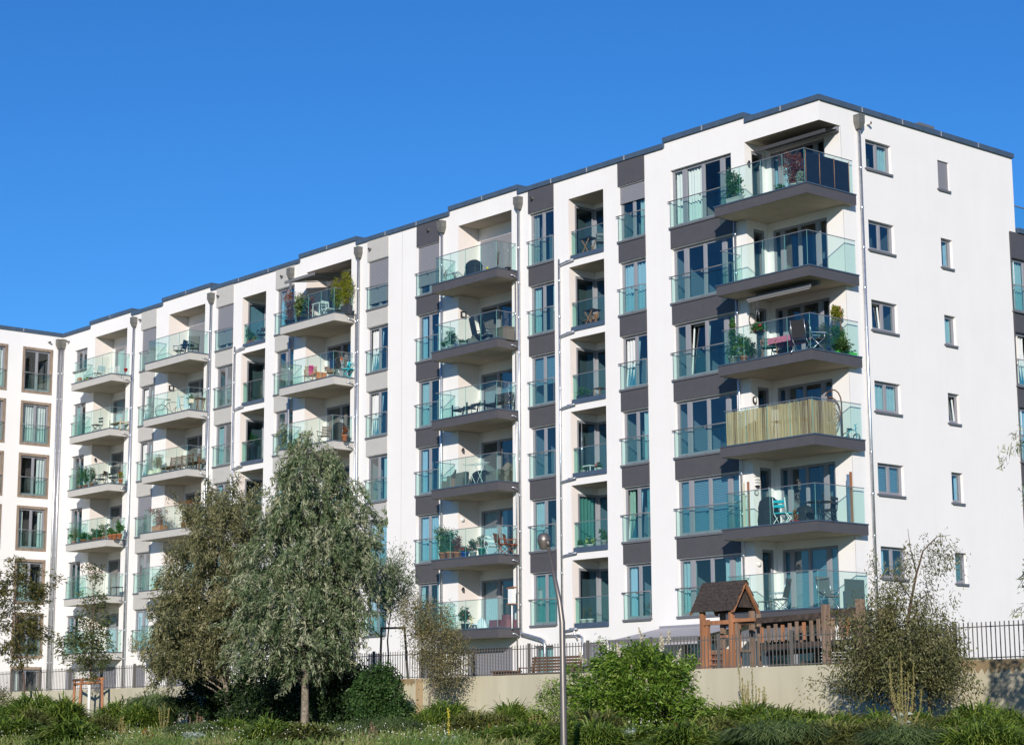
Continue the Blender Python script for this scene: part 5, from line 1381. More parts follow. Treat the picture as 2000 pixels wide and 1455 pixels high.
def chair(loc, rz, label, fabric=BLACK, frame=BLACKM, hb=1.0, style='recliner', cat='chair', w=.52):
    """faces -y; recliner, bistro, director, slatted or wicker"""
    t = empty('chair', loc, rz, label, cat); s = .44
    if style == 'wicker':
        m = MB(); m.box(-w / 2 - .04, w / 2 + .04, -.28, .30, .06, .40); m.build('seat', WICK, t)
        m = MB()
        n = 12; pts = []
        for i in range(n + 1):
            a = math.pi * i / n; x = -(w / 2 + .05) * math.cos(a); y = -.05 + .33 * math.sin(a) ** .7; zt = .60 + (hb - .60) * math.sin(a) ** 2
            pts.append((x, y, zt))
        for i in range(n):
            (xa, ya, za), (xb, yb, zb) = pts[i], pts[i + 1]
            m.quad([(xa, ya, .08), (xb, yb, .08), (xb * 1.05, yb + .05, zb), (xa * 1.05, ya + .05, za)], 0, True)
            m.quad([(xa * .9, ya - .03, .38), (xa * .95, ya, za), (xb * .95, yb, zb), (xb * .9, yb - .03, .38)], 0, True)
            m.quad([(xa * 1.05, ya + .05, za), (xb * 1.05, yb + .05, zb), (xb * .95, yb, zb), (xa * .95, ya, za)], 0, True)
        m.build('backrest', WICK, t)
        for x in (-w / 2, w / 2): m = MB(); m.box(x - .03, x + .03, -.27, .2, .0, .06); m.build('leg', WICK, t)
        return t
    m = MB()
    if style == 'slatted':
        for i in range(5): m.box(-w / 2, w / 2, -.24 + i * .095, -.17 + i * .095, s - .02, s)
    else: m.box(-w / 2, w / 2, -.25, .22, s - .02, s + .015)
    m.build('seat', fabric, t)
    m = MB(); tilt = .22 if style in ('recliner', 'slatted') else .10
    if style == 'slatted':
        for i in range(6):
            z = s + .1 + i * (hb - s - .1) / 6; y = .22 + tilt * (z - s); m.box(-w / 2 + .02, w / 2 - .02, y, y + .02, z, z + (hb - s - .1) / 6 * .68)
    elif style == 'bistro':
        for z in (.62, .78): m.box(-w / 2 + .02, w / 2 - .02, .25, .27, z, z + .09)
    else:
        z0 = s + (.05 if style == 'recliner' else .22); m.quad([(-w / 2 + .02, .22 + tilt * (z0 - s), z0), (w / 2 - .02, .22 + tilt * (z0 - s), z0), (w / 2 - .02, .22 + tilt * (hb - s), hb), (-w / 2 + .02, .22 + tilt * (hb - s), hb)])
        m.quad([(-w / 2 + .02, .235 + tilt * (z0 - s), z0), (-w / 2 + .02, .235 + tilt * (hb - s), hb), (w / 2 - .02, .235 + tilt * (hb - s), hb), (w / 2 - .02, .235 + tilt * (z0 - s), z0)])
    m.build('backrest', fabric, t)
    for sx in (-1, 1):
        x = sx * w / 2; m = MB(); r = .014
        m.tube([(x, .22, s), (x, .22 + tilt * (hb - s), hb + .01)], r, n=6)
        if style == 'director': m.tube([(x, -.22, 0), (-x, -.22, s)], r, n=6); m.tube([(x, .2, 0), (-x, .2, s)], r, n=6); m.tube([(x, .22, s), (x, .22, .62)], r, n=6); m.tube([(x, -.24, s), (x, -.24, .62)], r, n=6)
        else: m.tube([(x, .33, 0), (x, -.18, s + .0)], r, n=6); m.tube([(x, -.26, 0), (x, .22, s)], r, n=6)
        if style in ('recliner', 'director', 'slatted'): m.box(x - .022, x + .022, -.26, .26, .635, .66); m.tube([(x, -.2, s), (x, -.22, .64)], r * .9, n=6)
        m.build('side_frame', frame, t)
    return t
def bench_long(loc, w, label, mt, hb=.95, rz=0, n=4):
    t = empty('bench', loc, rz, label, 'bench')
    for i in range(5): m = MB(); m.box(-w / 2, w / 2, -.25 + i * .1, -.17 + i * .1, .40, .43); m.build('seat_slat', mt, t)
    for i in range(7):
        z = .47 + i * (hb - .47) / 7; m = MB(); m.box(-w / 2 + .04, w / 2 - .04, .25 + .02 * i, .27 + .02 * i, z, z + (hb - .47) / 7 * .62); m.build('back_slat', mt, t)
    for i in range(n + 1):
        x = -w / 2 + w * i / n; m = MB(); m.obox((x, .26, 0), (x, .40, hb + .02), .05, .04); m.box(x - .02, x + .02, -.24, .26, .36, .40); m.box(x - .025, x + .025, -.25, -.20, 0, .62); m.build('leg_frame', mt, t)
    return t
def drying_rack(loc, label, mt=WHITE, w=1.0, rz=0, clothes=()):
    t = empty('drying_rack', loc, rz, label, 'drying rack')
    for y in (-.22, .22):
        m = MB(); m.tube([(-.28, y, 0), (.28, y, .88)], .011, n=6); m.build('leg', mt, t); m = MB(); m.tube([(.28, y, 0), (-.28, y, .88)], .011, n=6); m.build('leg', mt, t)
    m = MB()
    for i in range(9): y = -.25 + i * .0625; m.tube([(-w / 2, y, .93), (-.26, y, .88), (.26, y, .88), (w / 2, y, .93)], .004, n=4)
    for x in (-w / 2, -.27, .27, w / 2): m.tube([(x, -.26, .93 if abs(x) > .3 else .88), (x, .26, .93 if abs(x) > .3 else .88)], .008, n=5)
    m.build('wire_wing', mt, t)
    B = Vector(loc)
    for (cx, cw, ch, cm, lab) in clothes:
        m = MB(); n = 8; y = -.24
        for i in range(n):
            xa, xb = cx + cw * i / n, cx + cw * (i + 1) / n; f = lambda x: .02 * math.sin(x * 31)
            m.quad([(xa, y + f(xa), .9 - ch), (xb, y + f(xb), .9 - ch), (xb, y, .905), (xa, y, .905)], 0, True); m.quad([(xa, y, .905), (xb, y, .905), (xb, y + .06, .9 - ch * .8), (xa, y + .06, .9 - ch * .8)], 0, True)
        o = m.build('laundry', cm, None, tuple(B)); tag(o, lab, 'laundry')
    return t
def covered_grill(loc, label, w=.6, h=1.05, rz=0):
    o = MB(); 
    prof = [(1.0, 1.0, 0), (1.02, 1.0, .25), (.95, .98, .55), (1.0, 1.0, .66), (.86, .8, .86), (.5, .5, .97), (.1, .1, 1.0)]
    R = []
    rr = random.Random(3)
    for (a, b, z) in prof:
        R.append([(a * w / 2 * (abs(math.cos(t)) ** .5) * (1 if math.cos(t) >= 0 else -1) * rr.uniform(.93, 1.05), b * .26 * (abs(math.sin(t)) ** .5) * (1 if math.sin(t) >= 0 else -1) * rr.uniform(.93, 1.05), z * h) for t in [2 * math.pi * i / 16 for i in range(16)]])
    for i in range(len(R) - 1):
        for j in range(16): j2 = (j + 1) % 16; o.quad([R[i][j], R[i][j2], R[i + 1][j2], R[i + 1][j]], 0, True)
    o.quad(R[-1])
    x = o.build('covered_grill', BLACK, None, loc, rz); tag(x, label, 'grill')
    return x
def wall_lamp(x, y, z, kind, label, facing='x'):
    m = MB(); t = empty('wall_lamp', (x, y, z), 0, label, 'wall lamp')
    if kind == 'globe':
        m.lathe([(0, 0), (.10, .0), (.105, .03), (.08, .07), (.04, .10), (0, .11)], axis='x', n=16); m.build('lamp_glass', LGLASS, t)
    elif kind == 'oval':
        m.lathe([(.11, 0), (.11, .07), (.085, .075), (.085, 0)], axis='x', n=18); m.build('lamp_frame', BLACKM, t)
        m = MB(); m.lathe([(.085, .05), (.05, .085), (0, .095)], axis='x', n=18); m.build('lamp_glass', LGLASS, t)
        t.scale = (1, .75, 1.3)
    elif kind == 'square':
        m.box(0, .08, -.13, .13, -.13, -.09); m.box(0, .08, -.13, .13, .09, .13); m.box(0, .08, -.13, -.09, -.09, .09); m.box(0, .08, .09, .13, -.09, .09); m.build('lamp_frame', BLACKM, t)
        m = MB(); m.box(0, .055, -.088, .088, -.088, .088); m.build('lamp_glass', LGLASS, t)
    elif kind == 'cage':
        m.box(0, .12, -.07, .07, -.15, .15); m.build('lamp_glass', LGLASS, t)
        m = MB()
        for z in (-.16, -.05, .05, .16): m.box(-.0, .13, -.08, .08, z - .01, z + .01)
        m.box(0, .09, -.04, .04, -.22, -.17); m.build('lamp_cage', BLACKM, t)
    else:
        m.lathe([(.045, -.09), (.045, .09), (0, .09)], (.08, 0, 0), n=12); m.lathe([(0, -.09), (.045, -.09)], (.08, 0, 0), n=12); m.box(0, .05, -.03, .03, -.04, .04); m.build('lamp_body', BLACKM, t)
    return t
RX = {'c': -3.54, '3': -20.05, '2': -31.35, '1': -43.77, '0': -51.55}
def wl(s, y, k, kind, label): wall_lamp(RX[s] + .003, y, FH * k + 1.62, kind, label)
wl('c', .14, 6, 'tube', 'small dark wall lamp on the top loggia of the corner stack')
wl('c', .14, 3, 'oval', 'oval wall lamp above the reed screened balcony of the corner stack')
wl('c', .14, 2, 'cage', 'caged wall lamp on the second balcony of the corner stack')
wl('c', .14, 1, 'globe', 'round white wall lamp on the lowest loggia of the corner stack')
wl('3', .25, 5, 'square', 'square black framed wall lamp on fifth balcony of dark middle stack')
wl('3', .20, 3, 'tube', 'dark box wall lamp on third balcony of dark middle stack')
wl('3', .20, 2, 'globe', 'small pale wall lamp above the potted roses, dark middle stack')
wl('3', .20, 1, 'tube', 'small spotlight on the lowest loggia wall of the dark middle stack')
wl('1', .20, 5, 'square', 'square wall lamp on fifth loggia of the left grey stack')
wl('0', .20, 4, 'tube', 'dark wall lamp on fourth loggia of the far left stack')
t = empty('wall_thermometer', (-3.535, .12, FH * 2 + 1.22), 0, 'round grey dial on the wall above the covered grill, corner stack', 'wall dial'); m = MB(); m.lathe([(.10, 0), (.10, .03), (.08, .035), (.08, 0)], axis='x', n=18); m.build('rim', HEADM, t); m = MB(); m.lathe([(.08, .02), (0, .021)], axis='x', n=18); m.build('dial', LGLASS, t)
t = empty('wreath', (-3.5, .06, FH * 4 + 1.62), 0, 'dark wicker ring hanging by the narrow door, fourth corner balcony', 'wreath'); m = MB(); m.tube([(.05, .16 * math.cos(a), .22 * math.sin(a)) for a in [i * math.pi / 9 for i in range(19)]], .016, n=6, caps=False); m.build('ring', BENCHM, t); m = MB(); m.tube([(.05, 0, .22), (.02, 0, .7)], .004, n=4); m.build('cord', BENCHM, t)

# corner stack, top balcony
potted(at(1435, -.62, 6), .30, .34, GREYPOT, L_POT, 1.15, .62, .075, L_POT, 'leafy green climber in a grey trough, left end of top corner balcony', 420, 'ball', 3, square=True)
potted(at(1478, -.35, 6), .14, .16, DARKPOT, L_MID, .26, .5, .04, L_MID, 'low dark green bush beside the leafy climber on top corner balcony', 420, 'ball', 4, stem=False)
potted(at(1553, -.30, 6), .22, .35, GREYPOT, L_RED, 1.10, .95, .06, L_RED, 'dark red japanese maple in pot on top corner balcony', 900, 'fan', 5)
potted(at(1562, -.85, 6), .12, .18, GREYPOT, L_SILV, .45, .3, .05, L_SILV, 'pale green potted plant below the red maple, top corner balcony', 260, 'ball', 6, stem=False)
potted(at(1522, -.80, 6), .12, .12, DARKPOT, L_POT, .22, .42, .05, L_POT, 'small green plants before the glass, top corner balcony', 260, 'ball', 7, stem=False)
MT = empty('bamboo_mat_screen', (.155, -1.0, FH * 6 - .09), 0, 'black bamboo mat screen behind the side glass of top corner balcony', 'privacy screen')
for i, (ya, yb) in enumerate([(0, .72), (.74, 1.50), (1.52, 2.30)]):
    m = MB(); n = 24
    for j in range(n): z = .02 + j * 1.1 / n; m.box(0.0, .010 + .004 * (j % 2), ya, yb, z, z + 1.1 / n * .84)
    m.build('mat', MATBLK, MT)
for y in (.0, .73, 1.51, 2.30): m = MB(); m.tube([(.022, y, .0), (.022, y, 1.16)], .013, n=6); m.build('cane', TEAK, MT)
m = MB(); m.box(0, .004, 0, 2.3, .02, 1.12); m.build('backing', MATBLK, MT)
# corner stack, fourth balcony
k = 4
potted(at(1432, -.75, k), .17, .36, GREYPOT, L_POT, 1.35, .50, .06, L_POT, 'tall bamboo like plant in grey pot, left end of fourth corner balcony', 520, 'cone', 11)
potted(at(1452, -.9, k), .14, .26, TERRA, L_POT, .85, .6, .06, L_POT, 'green plant in terracotta pot, fourth corner balcony', 520, 'ball', 12)
potted(at(1466, -.45, k), .13, .22, DARKPOT, L_MID, .75, .42, .05, L_MID, 'dark bushy plant behind the green deck chair, fourth corner balcony', 420, 'ball', 13)
t = empty('hanging_basket', tuple(Vector(at(1482, -.95, k)) + Vector((0, 0, .95))), 0, 'hanging basket with red flowers on fourth corner balcony', 'hanging basket'); m = MB(); m.lathe([(0, 0), (.10, .02), (.15, .12), (.14, .12), (0, .08)], n=14); m.build('basket', DARKPOT, t); inst('foliage', bush_mesh('hb', .38, .62, 1100, .065, L_POT, 14), t, (0, 0, 0)); blossoms(t, .26, .55, 12, .07, F_RED, 4, .2)
for dx in (-.1, .1): m = MB(); m.tube([(dx, 0, .12), (0, 0, 1.3)], .004, n=4); m.build('cord', STEEL, t)
chair(at(1503, -.72, k), .55, 'folding wooden deck chair with green seat on fourth corner balcony', mat('green_canvas', (.02, .10, .07), .9), TEAK, .85, 'slatted')
T = table(at(1543, -.35, k), 1.25, .75, .74, 'dining table under a pink checked cloth on fourth corner balcony')
q = at(1543, -.35, k); m = MB(); w, d, h = .66, .40, .745; m.box(-w, w, -d, d, h, h + .008)
for (x0, x1, y0, y1) in ((-w, w, -d - .006, -d), (-w, w, d, d + .006), (-w - .006, -w, -d, d), (w, w + .006, -d, d)): m.box(x0, x1, y0, y1, h - .2, h + .006)
tag(m.build('tablecloth', PINKC, None, q), 'pink checked cloth draped over the table on fourth corner balcony', 'tablecloth')
chair(at(1567, -.86, k), math.pi + .25, 'black high back chair nearer the balcony corner, fourth corner balcony', BLACK, STEEL, 1.08)
chair(at(1594, -.55, k), math.pi - .5, 'second black high back chair at the right end of the pink table', BLACK, STEEL, 1.05)
chair(at(1528, .15, k), .2, 'black chair behind the pink clothed table by the narrow door', BLACK, BLACKM, .9)
potted((-.38, .25, FH * k - .155), .14, .25, DARKPOT, L_MID, .95, .5, .05, L_MID, 'dark green climber left of the trellis on fourth corner balcony', 600, 'ball', 15)
t = empty('trellis', (-.02, .62, FH * k - .155), 0, 'ivy covered wooden trellis at right end of fourth corner balcony', 'trellis')
for x in (-.16, .16): m = MB(); m.box(x - .015, x + .015, -.01, .01, 0, 1.75); m.build('post', TEAK, t)
for i in range(7): m = MB(); m.box(-.16, .16, -.015, -.005, .2 + i * .24, .22 + i * .24); m.build('slat', TEAK, t)
inst('foliage', bush_mesh('ivy1', 1.05, .5, 2400, .08, L_POT, 16), t, (0, 0, .1)); inst('foliage', bush_mesh('ivy2', .62, .42, 1300, .08, L_YEL, 17), t, (0, 0, 1.2)); inst('foliage', bush_mesh('ivy3', .5, .7, 1200, .08, L_MID, 18), t, (.18, 0, .1))
t = empty('planter_box', (-.0, 1.10, FH * k - .14), 0, 'bright lime green planter box at the right end of fourth corner balcony', 'planter'); m = MB(); m.box(-.1, .1, -.55, .38, 0, .17); m.box(-.115, .115, -.57, .40, .15, .185); m.build('box', LIMEB, t); inst('foliage', bush_mesh('lime', .25, .5, 260, .05, L_POT, 19), t, (0, 0, .15))
# corner stack, third balcony: reed screen, egg chair
def reeds(loc, w, h, rz, label, seed):
    r = np.random.RandomState(seed); n = int(w / .009); V = np.empty((n, 4, 3)); x = np.linspace(0, w, n) + r.normal(size=n) * .003; ww = r.uniform(.004, .0075, n); hh = h * (1 + r.normal(size=n) * .015); y = r.normal(size=n) * .004; tl = r.normal(size=n) * .008
    V[:, 0] = np.stack([x - ww, y, np.zeros(n)], 1); V[:, 1] = np.stack([x + ww, y, np.zeros(n)], 1); V[:, 2] = np.stack([x + ww + tl, y, hh], 1); V[:, 3] = np.stack([x - ww + tl, y, hh], 1)
    tone = .5 + .22 * np.sin(x * 7 + 2 * np.sin(x * 3.1)) + r.normal(size=n) * .34
    t = empty('reed_screen', loc, rz, label, 'privacy screen'); inst('reed', quads_mesh('reed', V, tone, REED), t)['kind'] = 'stuff'
F3 = FH * 3
reeds((-3.80, -1.035, F3 - .10), 3.93, 1.17, 0, 'straw coloured reed screen along the front glass of third corner balcony', 1)
reeds((.145, -1.03, F3 - .10), 1.22, 1.16, math.radians(90), 'straw coloured reed screen round the side of third corner balcony', 2)
t = empty('hanging_egg_chair', (-.22, .55, F3 - .155), 0, 'rattan egg chair hanging from a curved stand, third corner balcony', 'egg chair')
m = MB(); m.tube([(.32, .0, 0)] + [(.32 - .42 * (1 - math.cos(a)) * .95, 0, 1.25 + .52 * math.sin(a)) for a in [i * math.pi / 2 / 6 * 1.55 for i in range(7)]], .024, n=8); m.build('stand', BENCHM, t)
m = MB(); m.lathe([(.45, 0), (.45, .03), (.41, .03), (.41, 0)], (.0, 0, 0), n=18); m.build('base_ring', BENCHM, t)
m = MB(); cx = -.22
for i in range(11):
    a = math.pi * (.10 + .8 * i / 10) + math.pi / 2 * 0
    m.tube([(cx + .42 * math.sin(f) * math.cos(a), .30 * math.sin(f) * math.sin(a), .95 - .55 * math.cos(math.pi - f) * -1 if False else .98 + .56 * math.cos(f)) for f in [math.pi * j / 10 for j in range(11)]], .008, n=4, caps=False)
for j in range(2, 10):
    f = math.pi * j / 10
    m.tube([(cx + .42 * math.sin(f) * math.cos(a), .30 * math.sin(f) * math.sin(a), .98 + .56 * math.cos(f)) for a in [math.pi * (.1 + .8 * i / 10) for i in range(11)]], .007, n=4, caps=False)
m.build('basket', mat('rattan', (.42, .20, .08), .7), t)
m = MB(); m.lathe([(0, .0), (.26, .02), (.30, .10), (.2, .16), (0, .17)], (cx, -.02, .50), n=14); m.build('cushion', WHITEC, t)
t = empty('kick_scooter', (.0, 1.12, F3 - .155), math.radians(70), 'childs small bicycle beside the egg chair, third corner balcony', 'bicycle')
for (x, c) in ((-.2, 0), (.22, 0)):
    m = MB(); m.tube([(x + .13 * math.cos(a), 0, .14 + .13 * math.sin(a)) for a in [i * math.pi / 8 for i in range(17)]], .016, n=6, caps=False); m.build('wheel', BLACKM, t)
m = MB(); m.tube([(-.2, 0, .14), (-.05, 0, .38), (.2, 0, .42), (.22, 0, .14)], .014, n=6); m.tube([(.2, 0, .42), (.18, 0, .58)], .012, n=6); m.tube([(.18, -.16, .58), (.18, .16, .58)], .011, n=6); m.build('frame', TURQ, t)
m = MB(); m.box(-.14, .02, -.05, .05, .40, .44); m.build('saddle', BLACKM, t)
table(at(1475, -.30, 3), .8, .8, .72, 'round table behind the reed screen, left part of third corner balcony', rnd=True, top=TEAK)
t = empty('parasol', at(1475, -.1, 3), 0, 'small folded parasol standing behind the reed screen on third corner balcony', 'parasol'); m = MB(); m.tube([(0, 0, 0), (0, 0, 1.0)], .016, n=6); m.build('pole', TEAK, t); m = MB(); m.lathe([(.35, .80), (.2, .90), (0, 1.0)], n=10); m.build('canopy', TEAK, t)
table(at(1545, -.45, 3), 1.3, .6, .74, 'long table behind the reed screen, right part of third corner balcony', top=TEAK)
# corner stack, second balcony
k = 2
for (px, Y, h, mt, lab) in ((1463, -.95, 1.62, WOODO, 'orange wooden pole at the left end of second corner balcony'), (1454, -.9, 1.62, CREAM, 'white folded pole beside the left orange pole, second corner balcony')):
    q = at(px, Y, k); m = MB(); m.box(-.03, .03, -.03, .03, 0, h); m.box(-.10, .10, -.10, .10, 0, .04); tag(m.build('pole', mt, None, q), lab, 'pole')
for (y, mt, h, lab) in ((.95, WOODO, 1.82, 'tall orange wooden pole at the right end of second corner balcony'), (.80, STEEL, 1.72, 'grey metal pole beside the tall orange pole, second corner balcony')):
    m = MB(); m.box(-.035, .035, -.035, .035, 0, h); m.box(-.09, .09, -.09, .09, 0, .04); tag(m.build('pole', mt, None, (.06, y, FH * k - .155)), lab, 'pole')
covered_grill(at(1502, -.55, k), 'grill under a black cover on second corner balcony', .75, 1.08)
for i, (px, Y, rz, lab) in enumerate([(1529, -.65, .2, 'turquoise and white folding chair nearest the grill, second corner balcony'), (1540, -.45, -.3, 'second turquoise folding chair right of the first, second corner balcony')]):
    chair(at(px, Y, k), rz + math.pi, lab, TURQ, WHITE, .95, 'bistro', w=.46)
table(at(1600, -.45, k), .85, .85, .72, 'round dark metal table on second corner balcony', rnd=True)
chair(at(1617, -.2, k), -1.3, 'dark metal chair right of the round table, second corner balcony', BLACKM, BLACKM, .85, 'bistro')
potted(at(1552, -.85, k), .16, .12, REDP, L_ORNG, .42, .3, .09, L_ORNG, 'spiky plant in a flat red pot on second corner balcony', 90, 'fan', 21, stem=False)
covered_grill(at(1572, .2, k), 'dark covered item behind the spiky plant, second corner balcony', .6, .75)
# corner stack, lowest balcony
k = 1
chair(at(1522, -.55, k), -1.2, 'grey recliner left of the glazed door on lowest corner balcony', GREYF, STEEL, 1.12)
chair(at(1618, -.35, k), 1.25, 'grey recliner right of the glazed door on lowest corner balcony', GREYF, STEEL, 1.12)
t = empty('footstool', at(1497, -.72, k), 0, 'metal framed footstool before the left recliner on lowest corner balcony', 'footstool'); m = MB(); m.box(-.24, .24, -.2, .2, .36, .385); m.build('seat', GREYF, t)
for sx in (-.22, .22):
    for sy in (-.18, .18): m = MB(); m.tube([(sx, sy, 0), (sx, sy, .37)], .012, n=6); m.build('leg', STEEL, t)
t = empty('mesh_screen', (.13, .55, FH - .09), 0, 'dark mesh screen behind the right side glass of lowest corner balcony', 'privacy screen'); m = MB(); m.box(0, .008, -.22, .82, .05, .98); m.build('mesh', GREYF, t); m = MB(); m.tube([(0, -.22, .98), (0, .82, .98)], .012, n=6); m.build('rod', STEEL, t)

# dark middle stack (balcony x from -20.2 to -16.3)
k = 6
potted(at(872, -.6, k), .13, .25, GREYPOT, L_DRY, .55, .6, .03, L_DRY, 'half dried plant in a grey pot, left end of top dark middle balcony', 110, 'fan', 31)
potted(at(888, -.8, k), .10, .16, TURQ, L_DRY, .35, .4, .03, L_DRY, 'small dried plant in a turquoise pot, top dark middle balcony', 60, 'fan', 32)
g = covered_grill(at(925, -.55, k), 'grill with a black cover slipping off, top dark middle balcony', .8, .82)
t = empty('lantern', at(952, -.85, k), 0, 'small yellow lantern on top dark middle balcony', 'lantern'); m = MB(); m.lathe([(.07, 0), (.07, .02), (.05, .03), (.05, .18), (.07, .19), (.02, .27), (0, .27)], n=10); m.build('body', YELL, t)
potted(at(972, -.45, k), .10, .2, DARKPOT, L_DRY, .85, .35, .03, L_DRY, 'tall thin dry twigs before the shuttered door, top dark middle balcony', 80, 'cone', 33)
potted(at(992, -.5, k), .13, .12, BLACKM, L_DRY, .2, .2, .02, L_DRY, 'wire basket pot at the right end of top dark middle balcony', 30, 'ball', 34, stem=False)
k = 5
potted(at(868, -.8, k), .15, .20, GREYPOT, L_POT, .42, .34, .05, L_POT, 'leftmost grey pot with a small green plant, fifth dark middle balcony', 160, 'ball', 35)
potted(at(881, -.62, k), .16, .30, GREYPOT, L_MID, .72, .5, .05, L_MID, 'grey pot with the tallest leafy plant, fifth dark middle balcony', 380, 'ball', 36)
potted(at(905, -.62, k), .17, .27, GREYPOT, L_MID, .22, .42, .045, L_MID, 'grey pot with low dark foliage, fifth dark middle balcony', 260, 'ball', 37, stem=False)
chair(at(925, -.35, k), -.5, 'low dark wicker armchair left on fifth dark middle balcony', style='wicker', hb=.72)
for i, px in enumerate((938, 955)): chair(at(px, -.30, k), math.pi - .35, ['left', 'right'][i] + ' black reclining chair on fifth dark middle balcony', BLACK, BLACKM, 1.28, w=.56)
t = empty('cushion_box', at(984, -.5, k), 0, 'dark rattan storage box behind the corner glass, fifth dark middle balcony', 'storage box'); m = MB(); m.box(-.42, .42, -.22, .22, 0, .50); m.build('box', WICK, t); m = MB(); m.box(-.44, .44, -.24, .24, .502, .55); m.build('lid', WICK, t)
k = 4
bench_long(at(906, -.55, k), .95, 'black slatted low bench left on fourth dark middle balcony', BLACKM, .62, 0, 1)
bench_long(at(974, -.35, k), 1.25, 'black slatted bench with high back, fourth dark middle balcony', BLACKM, .92, 0, 1)
table(at(937, -.55, k), .6, .5, .5, 'small black table between the two benches, fourth dark middle balcony')
potted(at(937, -.5, k), .05, .1, GREYPOT, L_POT, .12, .1, .03, L_POT, 'tiny pot on the small black table, fourth dark middle balcony', 20, 'ball', 38, stem=False).location.z += .5
k = 3
chair(at(876, -.5, k), -.7, 'grey wicker armchair with high back, left on third dark middle balcony', style='wicker', hb=.92)
chair(at(900, -.75, k), -1.3, 'lower grey wicker armchair beside the drying rack, third dark middle balcony', style='wicker', hb=.68)
drying_rack(at(929, -.80, k), 'white folding drying rack on third dark middle balcony', WHITE, 1.25)
covered_grill(at(940, -.25, k), 'dark cloth covered table behind the drying rack, third dark middle balcony', .95, .72)
chair(at(968, -.35, k), .3, 'grey wicker armchair behind the corner glass, third dark middle balcony', style='wicker', hb=.70)
chair(at(985, .1, k), .3, 'tall grey wicker chair before the door, third dark middle balcony', style='wicker', hb=1.0)
k = 2
potted(at(865, -.85, k), .17, .34, TERRA, L_POT, 1.05, .75, .06, L_POT, 'leftmost terracotta pot with a tall bush, second dark middle balcony', 620, 'fan', 41)
potted(at(879, -.72, k), .18, .36, TERRA, L_POT, .85, .62, .06, L_POT, 'second terracotta pot with bush, second dark middle balcony', 520, 'fan', 42)
potted(at(893, -.55, k), .16, .34, TERRA, L_RED, .70, .5, .055, L_RED, 'third terracotta pot with reddish leaved bush, second dark middle balcony', 300, 'fan', 43)
potted(at(908, -.85, k), .17, .27, BLUEPOT, L_POT, .28, .5, .05, L_POT, 'blue pot full of red geraniums, second dark middle balcony', 260, 'ball', 44, stem=False, flowers=F_RED, fn=14)
potted(at(924, -.78, k), .15, .26, GREYPOT, L_MID, .55, .46, .05, L_MID, 'grey pot with pink roses, second dark middle balcony', 300, 'ball', 45, flowers=F_PINK)
potted(at(942, -.62, k), .18, .38, GREENPOT, L_MID, .55, .46, .05, L_MID, 'large green pot with pink white roses, second dark middle balcony', 320, 'ball', 46, flowers=F_PINK, fn=12)
chair(at(962, -.45, k), 1.3, 'white round backed chair, second dark middle balcony', WHITE, WHITE, .78, 'bistro')
BRW = mat('brown_textile', (.20, .055, .025), .8)
chair(at(982, -.70, k), 2.0, 'brown chair at the glass corner, second dark middle balcony', BRW, BRW, .88, 'recliner', w=.48)
chair(at(999, -.2, k), 2.2, 'brown chair nearest the wall, second dark middle balcony', BRW, BRW, .88, 'recliner', w=.48)
k = 1
potted(at(908, -.7, k), .17, .30, DARKPOT, L_MID, .72, .45, .06, L_MID, 'tall dark green plant with red geranium heads, lowest dark middle balcony', 420, 'ball', 47, flowers=F_RED, fn=4)
t = empty('toy_tricycle', at(927, -.75, k), 0, 'small blue and white childrens tricycle, lowest dark middle balcony', 'tricycle')
for (x, y) in ((-.2, 0), (.16, -.13), (.16, .13)): m = MB(); m.tube([(x + .10 * math.cos(a), y, .11 + .10 * math.sin(a)) for a in [i * math.pi / 7 for i in range(15)]], .022, n=6, caps=False); m.build('wheel', NAVY, t)
m = MB(); m.tube([(-.2, 0, .11), (-.16, 0, .5)], .014, n=6); m.tube([(-.16, 0, .3), (.16, 0, .2)], .018, n=6); m.tube([(-.16, -.14, .5), (-.16, .14, .5)], .012, n=6); m.build('frame', YELL, t); m = MB(); m.lathe([(0, .2), (.12, .2), (.14, .27), (0, .28)], (.08, 0, 0), n=10); m.build('saddle', WHITEC, t)
t = empty('cloth_heap', at(941, -.6, k), 0, 'heap of pale blue cloth on lowest dark middle balcony', 'cloth'); m = MB(); m.lathe([(.34, 0), (.32, .15), (.24, .30), (.16, .42), (.07, .48), (0, .49)], n=11); o = m.build('cloth', WHITEC, t); t.scale = (1, .6, 1)
t = empty('outdoor_sofa', at(985, -.25, k), 0, 'plum coloured lounge seat on lowest dark middle balcony', 'sofa'); PL = mat('plum_fabric', (.20, .07, .10), .9)
m = MB(); m.box(-.55, .55, -.35, .35, .05, .26); m.build('seat', PL, t); m = MB(); m.box(-.55, -.01, -.33, .33, .262, .38); m.build('cushion', PL, t); m = MB(); m.box(.01, .55, -.33, .33, .262, .38); m.build('cushion', PL, t); m = MB(); m.box(-.55, .55, .36, .50, .05, .62); m.build('backrest', PL, t)
t = empty('bird_house', at(1000, -.55, k), 0, 'white bird feeder on a post, right end of lowest dark middle balcony', 'bird feeder'); m = MB(); m.tube([(0, 0, 0), (0, 0, .95)], .03, n=8); m.build('post', WHITE, t); m = MB(); m.box(-.2, .2, -.12, .12, .95, .98); m.build('tray', TEAK, t); m = MB(); m.box(-.12, .12, -.10, .10, .982, 1.55); m.build('house', WHITE, t); m = MB(); m.obox((-.18, 0, 1.57), (.18, 0, 1.62), .28, .03); m.build('roof', TEAK, t)
